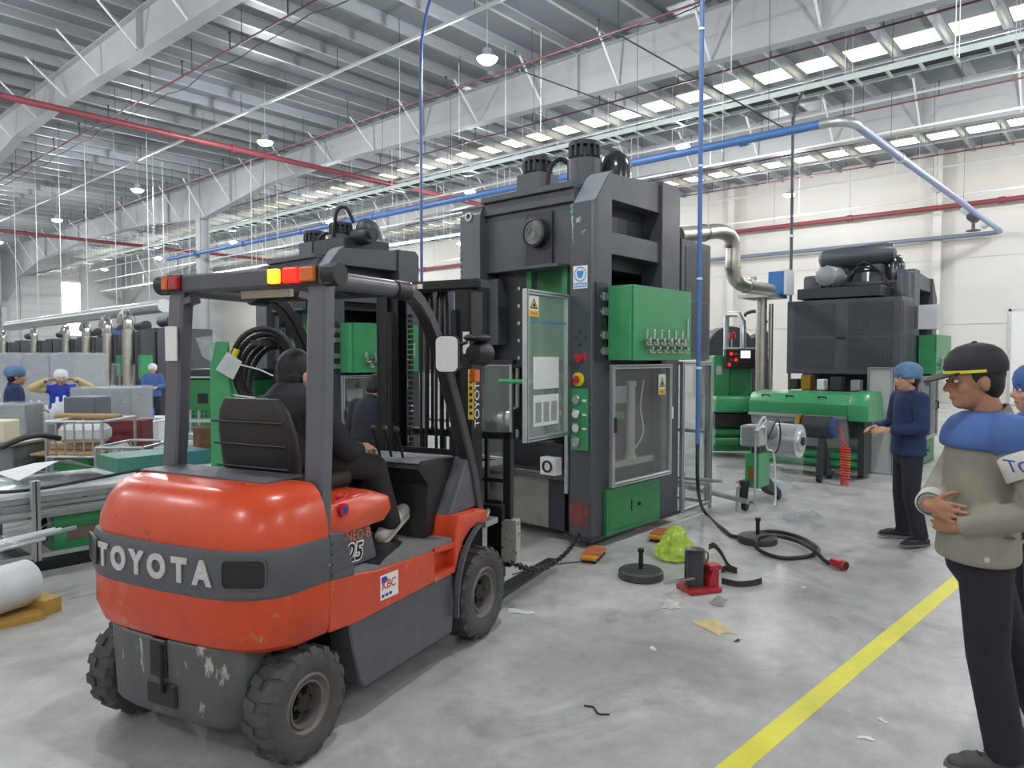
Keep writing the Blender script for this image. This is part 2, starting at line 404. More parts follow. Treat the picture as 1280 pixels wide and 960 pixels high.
# thin branch lines along the rafters with sprinkler drops
def branch(x, y0, y1, z, label, m=None, r=.022):
    t = thing('sprinkler_branch', label, 'pipe', (0, 0, 0))
    MB().tube([(x, y0, z), (x, y1, z)], r, 6).build('pipe_run', m or M_rust, t)
    for y in xr_(y0+.4, y1, 2.3):
        MB().cyl((x, y, z), (x, y, zp+.02), .008, n=5).build('hanger_rod', M_dark, t)
        MB().cyl((x, y+.5, z), (x, y+.5, z+.32), .014, n=6).lathe([(.014, .32), (.035, .34), (.035, .36), (.01, .38)], (x, y+.5, z), n=8).build('sprinkler_drop', M_dark, t)
    return t
for x, nm in ((7.9, 'thin red sprinkler branch beside the nearest white rafter'), (12.7, 'thin red sprinkler branch in the bay of the bright high bay lamp'), (16.1, 'thin red sprinkler branch beside the cable tray'), (21.2, 'thin red sprinkler branch along the yellowish skylight strip'), (24.2, 'thin red sprinkler branch beyond the farthest rafter'), (27.4, 'thin red sprinkler branch beside the skylight strip by the wall')):
    branch(x, 5. if x < 10 else 1., 40.8, 8.35, nm)
# braided lighting conduits carrying the lamps
for x, nm in ((10.45, 'white lighting conduit above the row of bright lamps'), (18.45, 'white lighting conduit above the lamps near the skylight'), (26.45, 'white lighting conduit above the lamps by the wall')):
    t = thing('lighting_conduit', nm, 'conduit')
    MB().box(x-.03, x+.03, 0, 58, 8.5, 8.56).build('trunking', M_rod, t)
    for y in xr_(1, 58, 2.3): MB().cyl((x, y, 8.55), (x, y, zp+.02), .007, n=5).build('hanger_rod', M_dark, t)
# sagging cables looped under purlins
for x in (8.7, 13.6):
    pts = []
    for i in range(60):
        y = 4+i*.575; pts.append((x+.05*math.sin(i), y, 8.8-.09*abs(math.sin(i*PI/4))))
    tag(MB().tube(pts, .013, 5).build('sagging_cable', M_dark), 'dark cable sagging in loops below the purlins, %s' % ('near the first rafter' if x < 10 else 'near the second rafter'), 'cable')
# cable tray (ladder) hung on rods
def tray(x, y0, y1, z, w, label, step=.6):
    t = thing('cable_tray', label, 'cable tray')
    M_tr = mat('tray_steel', '#cfdcd6', .4, .3, var=.05)
    MB().box(x-w/2, x-w/2+.02, y0, y1, z, z+.12).box(x+w/2-.02, x+w/2, y0, y1, z, z+.12).build('side_rail', M_tr, t)
    me = MB().box(x-w/2+.02, x+w/2-.02, -.03, .03, z, z+.025).mesh('rung')
    for y in xr_(y0+.2, y1, step): obj('rung', me, M_tr, t, (0, y, 0))
    for y in xr_(y0+1, y1, 3.):
        for s in (-1, 1): MB().cyl((x+s*w/2, y, z-.03), (x+s*w/2, y, zp+.02), .008, n=5).build('hanger_rod', M_rod, t)
        MB().box(x-w/2-.05, x+w/2+.05, y-.02, y+.02, z-.04, z).build('bracket', M_galv, t)
    for k in range(3): MB().tube([(x-.12+k*.1, y0, z+.05), (x-.12+k*.1, y1, z+.05)], .025, 6).build('power_cable', M_dark, t)
tray(16.6, 1, 60, 7.55, .5, 'pale cable tray under the skylight, hung on white rods')
tray(20.9, 12, 60, 6.6, .4, 'pale cable tray hanging lower, past the press tops')
# long thin wires / tubes parallel to the rafters under the skylights
for i, (x, z) in enumerate(((18.0, 7.5), (20.3, 7.4), (24.6, 7.3), (27.6, 7.0))):
    t = thing('service_tube', ['white service tube under the skylight strip', 'white service tube between skylight strip and the lower tray', 'white service tube beyond the farthest rafter', 'white service tube next to the right-hand wall'][i], 'pipe')
    MB().tube([(x, 0, z), (x, 60, z)], .028, 6).build('pipe_run', M_rod, t)
    for y in xr_(2, 60, 4.): MB().cyl((x, y, z), (x, y, zp+.02), .007, n=5).build('hanger_rod', M_rod, t)
# hanging wires (white verticals)
k = 0
for (px, py0, py1, x) in [(574, 120, 175, 13), (632, 80, 170, 13), (676, 85, 165, 13), (914, 10, 90, 13), (315, 170, 330, 12), (332, 165, 320, 13), (347, 180, 300, 14), (500, 90, 200, 11.8), (903, 60, 190, 16), (1194, 0, 70, 14.2), (1199, 0, 72, 14.3), (193, 245, 330, 11), (205, 255, 330, 12), (238, 250, 340, 13)]:
    p = atX(px, py1, x); 
    tag(MB().cyl((p.x, p.y, p.z), (p.x, p.y, zp+.02), .008, n=5).build('hanging_wire', M_rod), 'thin white wire hanging straight down from the purlins', 'wire', 'loose hanging wires')
# blue compressed air ring pipe
zb_ = 6.05
p0 = Vector((14.2, 33., zb_)); p1 = Vector((14.1, atX(1060, 155, 14.1).y, zb_)); p2 = Vector((X1-.5, p1.y-.25, zb_)); p3 = Vector((X1-.45, 40, zb_-.03))
ap = pipe('air_pipe', 'blue compressed air pipe crossing below the rafters to the wall', 'pipe', [p0, p1+Vector((0, .5, 0))], .085, M_blue, 12,
     [(14.15, y, zb_) for y in xr_(p1.y+1.5, 33, 3)]+[(x, p1.y, zb_) for x in xr_(17, 29, 4)])
MB().tube(bez([p1+Vector((0, .5, 0)), p1, p1+Vector((.5, 0, 0))], 8), .095, 12).build('elbow', M_galv, ap)
M_bluep = mat('air_pipe_pale', '#8e9cc0', .4, .2); M_blueg = mat('air_pipe_slate', '#747e90', .45, .2)
MB().tube([p1+Vector((.5, 0, 0)), p2+Vector((-.3, 0, 0))], .085, 12).build('cross_run', M_bluep, ap)
MB().tube(bez([p2+Vector((-.3, 0, 0)), p2, p2+Vector((.05, .3, 0))], 8)+[p3], .08, 12).build('wall_run', M_blueg, ap)
for x in (17.6, 21.4, 25.2, 28.4): MB().cyl((x-.08, p1.y-.02, zb_), (x+.08, p1.y-.02, zb_), .12, n=12).build('coupling', M_galv, ap)
for y in xr_(p1.y+2, 33, 4): MB().cyl((14.15, y-.08, zb_), (14.15, y+.08, zb_), .11, n=12).build('coupling', M_blue, ap)
vp = Vector((26.5, p1.y-.02, zb_)); MB().cyl(vp+Vector((-.2, 0, 0)), vp+Vector((.2, 0, 0)), .17, n=12).cyl(vp, vp+Vector((0, 0, -.4)), .05, n=8).lathe([(.02, 0), (.2, .01), (.2, .04), (.02, .05)], vp+Vector((0, 0, -.45)), n=14).build('valve', M_dark, ap)
# blue drop hose beside the press, dark conduit drop, blue thin drop left of the press
h0 = atY(886, 0, 3.05); h1 = atY(872, 560, 3.05); h0 = Vector((h1.x+.02, 3.05, zp))
dh = thing('air_drop_hose', 'blue air drop pipe hanging from the roof beside the press', 'hose')
MB().tube([h0, Vector((h1.x, 3.05, 1.9)), h1], .021, 8).build('blue_tube', M_blue, dh)
for z in (1.6, 2.4, 3.4, 4.6): MB().cyl((h1.x+.003, 3.05, z-.01), (h1.x+.003, 3.05, z+.01), .027, n=8).build('clamp', M_rod, dh)
q = atX(527, 340, 9.2); t = thing('air_drop_hose', 'thin dark blue air drop pipe hanging between the two presses', 'hose')
MB().tube([(q.x, q.y, 1.2), (q.x, q.y, 6.9), (q.x+.02, q.y, 7.6), (q.x+.1, q.y-.08, 8.2), (q.x+.1, q.y-.3, 8.6), (q.x+.1, q.y-.6, zp+.03)], .03, 8).build('blue_tube', mat('navy_tube', '#3b5484', .4), t)
q = atX(989, 320, 16.35); t = thing('power_drop', 'dark conduit hanging from the cable tray behind the press with the tank', 'conduit')
MB().tube(spline([(q.x, q.y, .3), (q.x, q.y, 6.4), (q.x, q.y, 6.9), (q.x+.03, q.y-.08, 7.3), (q.x+.08, q.y-.2, 7.6)], 4), .035, 8).build('conduit_tube', M_dark, t)
for z in (3.4, 4.4): MB().cyl((q.x, q.y, z-.03), (q.x, q.y, z+.03), .055, n=8).build('clamp', M_galv, t)
# slanting thin rods
def slant(pa, pb, xa, xb, label, m=None, r=.014, w=.0):
    a = atX(*pa, xa); b = atX(*pb, xb); tag(MB().cyl(a, b, r, n=6).build('brace_cable', m or M_dark), label, 'rod')
slant((650, 88), (815, 148), 11.5, 16.5, 'long dark slanting rod from purlin to tray above the press')
slant((771, 42), (985, 163), 10.5, 14.3, 'long dark slanting rod ending at the blue air pipe')
# ================================================================ FORKLIFT
M_or = mat('forklift_orange', '#cf4620', .33, var=.07, scale=5., coat=.25, wear='#a23a20', wamt=.64, wscale=7., rvar=.08)
M_orw = mat('forklift_orange_worn', '#c8431f', .38, var=.1, scale=5., coat=.15, wear='#a58a5c', wamt=.605, wscale=5., rvar=.1, stretch=(1.6, 1.6, 1.))
M_gr = mat('forklift_grey', '#54565b', .5, var=.1, scale=7., wear='#77797c', wamt=.68, wscale=20., rvar=.1)
M_grw = mat('forklift_grey_worn', '#57585a', .55, var=.12, scale=6., wear='#b9aea2', wamt=.585, wscale=3.2, bump=.1, stretch=(2.2, 2.2, .9))
M_pil = mat('guard_grey', '#5a5c64', .42, var=.05, scale=5., coat=.2)
M_blk = mat('black_plastic', '#1d1d1f', .5, var=.1, scale=10.)
M_blks = mat('black_steel', '#232427', .38, .3, var=.15, scale=8., wear='#5c5c5e', wamt=.7, wscale=25.)
M_rub = mat('tyre_rubber', '#4b4a4a', .85, var=.18, scale=12., bump=.25, bscale=60., wear='#7a7672', wamt=.66, wscale=18.)
M_rim = mat('wheel_rim', '#76706d', .55, .35, var=.15, scale=14.)
M_hub = mat('wheel_hub', '#2b2a2b', .6, .3, var=.2, scale=20.)
M_seat = mat('seat_vinyl', '#2b2827', .5, var=.12, scale=9., bump=.08)
M_mat_ = mat('floor_mat_grey', '#77797a', .7, var=.15, scale=10., bump=.15)
M_chrome = mat('worn_metal', '#a9a8a4', .35, .85, var=.15, scale=14.)
M_mirror = mat('mirror_glass', '#e8ecee', .05, 1.)
M_let = mat('letter_silver', '#c8c6c3', .45, .2, var=.1, scale=40., wear='#5a5b5e', wamt=.66, wscale=30.)
M_redlit = mat('tail_lamp_red_lit', '#ff2a1c', .3, emit='#ff0c06', es=5.)
M_amblit = mat('tail_lamp_amber_lit', '#ffb347', .3, emit='#ff7a10', es=3.5)
M_redoff = mat('tail_lamp_red', '#b02034', .25, coat=.5)
M_amboff = mat('tail_lamp_amber', '#d26a20', .25, coat=.5)
M_ylab = mat('yellow_label', '#e0c43a', .5); M_wlab = mat('white_label', '#e6e4e0', .5); M_blueink = mat('blue_ink', '#2c3a9c', .5); M_redink = mat('red_ink', '#c8202e', .5)
M_ink = mat('black_ink', '#1a1a1a', .6)
fk = thing('forklift', 'orange and grey electric counterweight forklift with overhead guard, parked at the dark press', 'forklift', (1.5333, 3.1588, 0), R(15))
# ---- plan outline of the tail (x fwd, y left)
_tail = [(-.30, 0), (-.295, .15), (-.285, .3), (-.265, .4), (-.22, .49), (-.165, .535), (-.1, .565), (.11, .58)]
def outline(sx=0., xf=.11, wy=1., xo=0.):
    half = [((x+sx*(1 if x < 0 else 0)) if x < .1 else xf, y*wy) for x, y in _tail]
    right = [(x+xo, -y) for x, y in half[1:]]; left = [(x+xo, y) for x, y in half[1:]]
    return list(reversed(right))+[(half[0][0]+xo, 0)]+left
def ring(z, **k): return [Vector((x, y, z)) for x, y in outline(**k)]
# upper orange hood
r = [ring(.925, sx=.015), ring(.99, sx=.02, wy=.99), ring(1.07, sx=.05, wy=.955), ring(1.115, sx=.08, wy=.915), ring(1.14, sx=.105, wy=.88), ring(1.155, sx=.14, wy=.82), ring(1.158, sx=.2, wy=.7)]
MB().loft(r).build('rear_hood', M_or, fk, ang=28)
# recessed grey lid on the hood top
MB().box(-.02, .2, -.36, .46, 1.155, 1.166).build('hood_lid', M_gr, fk, bev=.004)
# dark band with lettering
r = [ring(.735, sx=-.005), ring(.75, sx=-.012, wy=1.01), ring(.91, sx=-.008, wy=1.008), ring(.93, sx=.0, wy=1.)]
bd = MB().loft(r).build('lettered_band', M_gr, fk, ang=28)
# lower orange counterweight
r = [ring(.505, sx=.05, wy=.96), ring(.53, sx=.02, wy=.985), ring(.6, sx=-.004, wy=1.), ring(.735, sx=-.004, wy=1.)]
cwt = MB().loft(r).build('counterweight', M_orw, fk, ang=28)
# curve sampler for the band surface
def band_pt(s):
    """arc-length point on the tail outline, s measured from the centre, + to the left"""
    pts = [Vector((x-.012 if x < 0 else x, abs(y)*1.012, 0)) for x, y in _tail]; a = abs(s)
    for p, q in zip(pts, pts[1:]):
        l = (q-p).length
        if a <= l or q is pts[-1]:
            t = a/l; v = p.lerp(q, t); d = (q-p).normalized(); break
        a -= l
    if s < 0: return Vector((v.x, -v.y, 0)), Vector((-d.x, d.y, 0))
    return Vector((v.x, v.y, 0)), Vector((d.x, d.y, 0))
for ch, s in zip('TOYOTA', (.335, .215, .09, -.035, -.165, -.285)):
    p, d = band_pt(s); n = Vector((-abs(d.y), 0, 0)); rdir = -d if s >= 0 else -d
    nrm = Vector((0, 0, 1)).cross(rdir)*-1
    lo = Vector((p.x, p.y, .835))
    out = rdir.cross(Vector((0, 0, 1)))
    ltr = lettering(ch, .13, M_let, bd, lo+out*.002, rdir, (0, 0, 1), depth=.003, sx=.95, bold=.007)
# lamp recess on the band, right side and left side
for sgn in (-1, 1):
    p, d = band_pt(sgn*.47); rdir = Vector((-d.x, -d.y, 0)); out = rdir.cross(Vector((0, 0, 1)))
    M = Matrix((rdir, Vector((0, 0, 1)), out)).transposed().to_4x4(); M.translation = Vector((p.x, p.y, .845))
    k = MB()
    hw, hh, rr = .085, .055, .022; poly = []
    for cx, cy, a0 in ((hw-rr, hh-rr, 0), (-hw+rr, hh-rr, 90), (-hw+rr, -hh+rr, 180), (hw-rr, -hh+rr, 270)):
        poly += [(cx+rr*math.cos(R(a0+i*22.5)), cy+rr*math.sin(R(a0+i*22.5))) for i in range(5)]
    k.prism(poly, 'z', -.05, .003); k.xform(M); k.build('lamp_recess', M_blk, bd)
    k = MB(); n_ = len(poly)
    po = [(x*1.07, y*1.1) for x, y in poly]
    k.add([(x, y, .002) for x, y in po]+[(x, y, .008) for x, y in po]+[(x, y, .008) for x, y in poly]+[(x, y, .001) for x, y in poly],
          [(j*n_+i, j*n_+(i+1) % n_, (j+1)*n_+(i+1) % n_, (j+1)*n_+i) for j in range(3) for i in range(n_)])
    k.xform(M); k.build('recess_rim', M_gr, bd)
# lower grey chassis tail between the wheels
k = MB()
def tailpoly(z, t): # narrower lower body
    hw = [(-.27+t*.05, 0), (-.265+t*.05, .2), (-.24+t*.05, .33), (-.19+t*.06, .4-t*.05), (.12, .4-t*.05)]
    return [Vector((x, -y, z)) for x, y in reversed(hw[1:])]+[Vector((hw[0][0], 0, z))]+[Vector((x, y, z)) for x, y in hw[1:]]
k.loft([tailpoly(.17, .5), tailpoly(.21, .0), tailpoly(.4, -.15), tailpoly(.52, -.25)])
k.build('chassis_tail', M_grw, fk, bev=.008)
# wheel-arch skirts from counterweight to tail
for s in (-1, 1):
    k = MB(); arc = []
    for i in range(9):
        a = R(200-i*22); arc.append((.0+.29*math.cos(a), .26+.29*math.sin(a)))
    k.prism([(-.25, .52), (-.235, .38)]+[p for p in arc if p[1] > .3]+[(.3, .52)], 'y', s*.33, s*.555) if False else None
# drawbar pocket
MB().box(-.29, -.2, -.05, .05, .36, .52).build('drawbar_pocket', M_blks, fk, bev=.006)
MB().cyl((-.292, -.03, .3), (-.292, -.03, .5), .01, n=10).build('drawbar_pin', M_blks, fk)
MB().box(-.285, -.2, -.1, .08, .235, .34).build('tow_recess', M_blk, fk, bev=.01)
# axle block, underbody, battery compartment
MB().box(-.1, 1.6, -.3, .3, .14, .5).build('underbody', M_blk, fk)
MB().cyl((0, -.42, .235), (0, .42, .235), .06, n=10).build('steer_axle', M_blk, fk)
MB().cyl((1.5, -.45, .27), (1.5, .45, .27), .1, n=12).build('drive_axle', M_blk, fk)
# ---- sides: orange sill, skirt, fender (both sides)
for s in (-1, 1):
    sill = [(.115, .735), (.115, .505), (.3, .487), (1.17, .49), (1.2, .56), (1.26, .64), (1.34, .69), (1.43, .71), (1.54, .695), (1.55, .76), (1.5, .785), (1.2, .8), (1.145, .64), (.45, .69), (.3, .715), (.2, .72)]
    # inner window of the sill (step cut-out) split into pieces
    a, b = sorted((s*.5, s*.575))
    MB().prism([(.115, .735), (.115, .505), (.3, .487), (.96, .49), (.96, .655), (.45, .69), (.3, .715), (.2, .735)], 'y', a, b).build('side_sill', M_orw, fk, bev=.006)
    MB().prism([(.96, .49), (1.17, .49), (1.17, .525), (.96, .525)], 'y', a, b).prism([(.96, .645), (1.15, .63), (1.17, .66), (.96, .67)], 'y', a, b).box(.96, 1.17, min(s*.5, s*.51), max(s*.5, s*.51), .5, .66).build('step_frame', M_orw, fk)
    MB().prism([(1.165, .49), (1.2, .56), (1.26, .645), (1.34, .695), (1.43, .712), (1.54, .695), (1.55, .765), (1.5, .785), (1.2, .8), (1.165, .66)], 'y', min(s*.3, s*.58), max(s*.3, s*.58)).build('front_fender', M_or, fk, bev=.012, seg=2)
    ar = [(1.5+.335*math.cos(R(100+i*11)), .27+.335*math.sin(R(100+i*11))*1.25) for i in range(9)]
    MB().ribbon([(x, s*.585, z+.02) for x, z in ar], .03, .015, (0, 1, 0)).build('fender_lip', M_gr, fk)
    MB().prism([(.27, .49), (.3, .35), (.345, .2), (.38, .15), (1.17, .14), (1.19, .3), (1.17, .49)], 'y', min(s*.42, s*.555), max(s*.42, s*.555)).build('side_skirt', M_gr, fk, bev=.008)
    # ribbed corner vent
    v = MB().prism([(.115, .735), (.285, .715), (.25, .82), (.215, .925), (.115, .94)], 'y', min(s*.4, s*.585), max(s*.4, s*.585)).build('corner_step', M_gr, fk, bev=.006)
    for i in range(4): MB().box(.125, .27-i*.012, min(s*.58, s*.592), max(s*.58, s*.592), .752+i*.045, .762+i*.045).build('grip_rib', M_gr, v)
    # quarter step behind: floor plate
fp = MB().prism([(.25, .705), (.45, .69), (1.16, .64), (1.2, .66), (1.2, .68), (.45, .7), (.25, .72)], 'y', -.56, .56).build('floor_plate', M_mat_, fk)
MB().add([(.5, -.555, .702), (.62, -.5, .7), (.85, -.42, .69), (1.12, -.3, .68), (1.12, .1, .68), (.5, .1, .71), (.5, -.3, .71)], [tuple(range(7))]).build('rubber_mat', M_blk, fk)
# battery cover / seat base
MB().prism([(.12, .7), (.6, .7), (.54, .9), (.12, .93)], 'y', -.47, .47).build('battery_panel', M_gr, fk, bev=.01)
MB().loft([[Vector((x, y, z)) for x, y in ((.12, -.5), (f, -.5+c), (f+.03, -.4), (f+.03, .4), (f, .5-c), (.12, .5))] for z, f, c in ((.88, .64, .02), (.93, .7, .015), (1.0, .68, .02), (1.035, .58, .06))]).build('seat_base', M_or, fk, bev=.012, seg=2)
lettering('GENEO-B', .066, mat('orange_letter', '#d77a4a', .5), fk, (.405, -.4725, .852), (1, 0, -.06), (0.0, 0, 1), depth=.0015, sx=.95)
for ss, mm, dd in ((.009, M_wlab, .0012), (.002, M_ink, .002)):
    lettering('25', .115, mm, fk, (.42, -.4725, .77), (1, 0, -.06), (.18, 0, 1), depth=dd, bold=ss)
# company sticker on the sill
st = MB().add([(.475, -.5765, .655), (.475, -.5765, .535), (.62, -.5765, .53), (.62, -.5765, .65)], [(0, 1, 2, 3)]).build('sticker', M_wlab, fk)
lettering('KBC', .06, M_redink, st, (.545, -.5775, .6), (1, 0, -.03), (0.1, 0, 1))
MB().add([(.485, -.5775, .645), (.485, -.5775, .615), (.525, -.5775, .615), (.535, -.5775, .63), (.52, -.5775, .645)], [(0, 1, 2, 3, 4)]).build('sticker_mark', M_blueink, st)
for i in range(3): MB().add([(.485+i*.03, -.5775, .56), (.485+i*.03, -.5775, .545), (.507+i*.03, -.5775, .545), (.507+i*.03, -.5775, .56)], [(0, 1, 2, 3)]).build('sticker_mark', M_blueink, st)
# rear hood latch marks
MB().cyl((.1, -.592, .81), (.1, -.585, .81), .006, n=8).build('latch_screw', M_chrome, fk)
# ---- seat
def rbox(c, s, r=.03, seg=3):
    m = MB(); m.cbox(c, s); return m
st = rbox((.47, .0, 1.075), (.46, .5, .1)).build('seat_cushion', M_seat, fk, bev=.04, seg=3)
k = MB()
rows = []
for z, x, w, t in ((1.05, .32, .23, .06), (1.2, .3, .25, .065), (1.34, .275, .245, .06), (1.44, .255, .22, .05), (1.5, .245, .18, .035)):
    rows.append([Vector((x+t*math.cos(a)*(1 if abs(math.cos(a)) < .9 else .9), w*math.copysign(abs(math.sin(a))**.55, math.sin(a)), z)) for a in [2*PI*i/20 for i in range(20)]])
k.loft(rows); sb = k.build('seat_back', M_seat, fk, ang=50)
for z in (1.17, 1.28, 1.39): MB().tube([(.2+(1.45-z)*.14, y, z) for y in (-.23, -.1, 0, .1, .23)], .006, 6).build('seat_seam', M_blk, sb)
# ---- front cowl / dashboard
k = MB().prism([(1.0, .66), (1.08, .68), (1.12, .98), (1.02, 1.08), (1.06, 1.12), (1.42, 1.1), (1.52, .98), (1.56, .78), (1.5, .72), (1.2, .7)], 'y', -.43, .43)
k.build('front_cowl', M_blk, fk, bev=.015, seg=2)
MB().prism([(1.03, 1.105), (1.06, 1.128), (1.42, 1.108), (1.42, 1.09)], 'y', -.42, .42).build('dash_top', mat('dash_grey', '#6f7173', .5, var=.15, scale=14.), fk, bev=.006)
for s in (-1, 1):
    MB().prism([(1.2, .79), (1.42, 1.11), (1.47, 1.06), (1.54, .79)], 'y', min(s*.42, s*.52), max(s*.42, s*.52)).build('cowl_cheek', M_gr, fk, bev=.01)
# steering column, wheel, levers
MB().tube([(1.12, .1, .95), (.86, .1, 1.2)], .035, 10).build('steering_column', M_blk, fk)
k = MB(); c = Vector((.82, .1, 1.22)); d, a, b = frame(Vector((-.75, 0, .65)))
k.tube([c+(a*math.cos(2*PI*i/24)+b*math.sin(2*PI*i/24))*.16 for i in range(24)], .014, 8, closed=True)
for i in range(3): k.tube([c, c+(a*math.cos(2*PI*i/3+.4)+b*math.sin(2*PI*i/3+.4))*.155], .01, 6)
k.cyl(c-d*.02, c+d*.02, .04, n=12); k.build('steering_wheel', M_blk, fk)
for i, y in enumerate((-.12, -.2, -.28)):
    lv = MB().tube([(1.1, y, 1.1), (1.06, y, 1.22), (1.03, y, 1.28)], .008, 6).build('control_lever', M_blks, fk)
    MB().ell((1.03, y, 1.29), (.018, .018, .022), 10, 8).build('lever_knob', M_blk, lv)
# small red scissor-like clip and tape left on the seat base
MB().tube([(.33, -.44, 1.03), (.36, -.45, 1.035), (.4, -.44, 1.05)], .009, 6).ell((.35, -.44, 1.05), (.03, .012, .015), 10, 6).build('belt_buckle', M_redink, fk)
MB().lathe([(.02, -.01), (.03, -.01), (.03, .01), (.02, .01)], (.3, -.502, 1.0), (0, 1, 0), n=18, ring=1).build('reflector_button', M_redink, fk)
MB().cyl((.3, -.513, 1.0), (.3, -.5, 1.0), .019, n=16).build('button_badge', M_blueink, fk)
# ---- overhead guard
def sqtube(pts, w, h, side=(0, 1, 0)):
    m = MB(); pts = [Vector(p) for p in pts]; sd = Vector(side); rings = []
    for i, p in enumerate(pts):
        d = (pts[min(i+1, len(pts)-1)]-pts[max(i-1, 0)]).normalized(); n = d.cross(sd).normalized(); c = .25
        prof = [(-1+c, -1), (1-c, -1), (1, -1+c), (1, 1-c), (1-c, 1), (-1+c, 1), (-1, 1-c), (-1, -1+c)]
        rings.append([p+sd*u*w/2+n*v*h/2 for u, v in prof])
    return m.loft(rings)
for s in (-1, 1):
    y = s*.465
    sqtube([(.16, y*1.0, .7), (.165, y, .95), (.19, y*.99, 1.3), (.21, y*.98, 1.7), (.225, y*.97, 1.98), (.235, y*.96, 2.06)], .105, .075).build('rear_pillar', M_pil, fk)
    fl_ = [(.79, 2.045), (.87, 2.04), (.95, 1.995), (1.03, 1.92), (1.12, 1.79), (1.23, 1.58), (1.33, 1.37), (1.42, 1.16), (1.49, .98), (1.55, .76)]
    sqtube([(x, s*(.47+.03*i/9), z) for i, (x, z) in enumerate(fl_)], .075, .07).build('front_pillar', M_blks if s > 0 else mat('front_pillar_black', '#303135', .35, .1, var=.08, coat=.3), fk)
    MB().cyl((.2, s*.47, 2.045), (.86, s*.485, 2.045), .042, n=16).build('roof_side_tube', M_pil, fk)
    MB().cyl((.72, s*.485, 2.04), (.83, s*.485, 2.04), .05, n=14).build('tube_joint', M_blk, fk)
    MB().cyl((.21, s*.5, 2.06), (.21, s*.575, 2.06), .05, n=18).build('header_cap', M_blk, fk)
    sqtube([(.225, s*.35, 1.985), (.225, s*.42, 1.965), (.215, s*.44, 1.9)], .06, .04, (1, 0, 0)).build('corner_gusset', M_pil, fk)
hd = sqtube([(.21, -.54, 2.06), (.21, .54, 2.06)], .075, .085, (1, 0, 0)).build('rear_header', M_gr, fk)
sqtube([(.82, -.48, 2.045), (.82, .48, 2.045)], .06, .06, (1, 0, 0)).build('front_header', M_blks, fk)
for i in range(5):
    y = -.3+i*.15
    MB().box(.24, .8, y-.012, y+.012, 2.03, 2.065).build('roof_slat', M_blks, fk)
# lamps on the rear header
for y0, y1, m in ((.505, .455, M_amboff), (.455, .385, M_redoff), (-.2, -.27, M_amblit), (-.29, -.385, M_redlit), (-.39, -.475, M_amboff)):
    MB().box(.145, .175, min(y0, y1)+.004, max(y0, y1)-.004, 2.03, 2.095).build('tail_lamp', m, fk, bev=.006)
for y0, y1 in ((.51, .38), (-.195, -.48)): MB().box(.17, .19, min(y0, y1), max(y0, y1), 2.022, 2.1).build('lamp_base', M_blk, fk)
MB().box(.3, .32, -.2, .12, 1.985, 2.02).build('name_plate', mat('plate_cream', '#cfc9b5', .5), fk)
MB().box(.15, .158, .4, .48, 1.68, 1.85).build('data_label', M_wlab, fk)
# ---- mirror and front lamps
mr = MB().tube([(1.17, -.51, 1.72), (1.19, -.6, 1.77), (1.16, -.66, 1.78)], .012, 6).build('mirror_arm', M_blk, fk)
def rr_plate(c, w, h, t, r_=.035):
    poly = []
    for cx, cy, a0 in ((w/2-r_, h/2-r_, 0), (-w/2+r_, h/2-r_, 90), (-w/2+r_, -h/2+r_, 180), (w/2-r_, -h/2+r_, 270)):
        poly += [(cx+r_*math.cos(R(a0+i*22.5)), cy+r_*math.sin(R(a0+i*22.5))) for i in range(5)]
    return MB().prism(poly, 'x', -t/2, t/2)
c = Vector((1.02, -.62, 1.715))
Mm = Matrix.Translation(c)@Matrix.Rotation(R(22), 4, 'Z')
k = rr_plate(0, .13, .2, .03); k.xform(Mm); k.build('mirror_shell', M_blk, mr)
k = rr_plate(0, .118, .188, .002, .03); k.xform(Mm@Matrix.Translation((-.017, 0, 0))); k.build('mirror_glass', M_mirror, mr)
MB().tube([(1.2, -.5, 1.66), (1.12, -.57, 1.74), (1.04, -.61, 1.72)], .01, 6).build('mirror_stay', M_blk, mr)
hl = MB().tube([(1.25, -.5, 1.62), (1.36, -.58, 1.66)], .014, 6).build('headlamp_bracket', M_blk, fk)
MB().lathe([(.02, -.09), (.05, -.085), (.07, -.03), (.075, .03), (.07, .05)], (1.42, -.6, 1.72), (1, 0, 0), n=18).build('headlamp', M_blk, hl)
MB().box(1.36, 1.42, -.6, -.56, 1.55, 1.63).build('indicator_lamp', M_amboff, hl, bev=.006)
MB().ell((1.39, -.6, 1.81), (.12, .07, .025), 16, 8).build('lamp_hood', M_blk, hl)
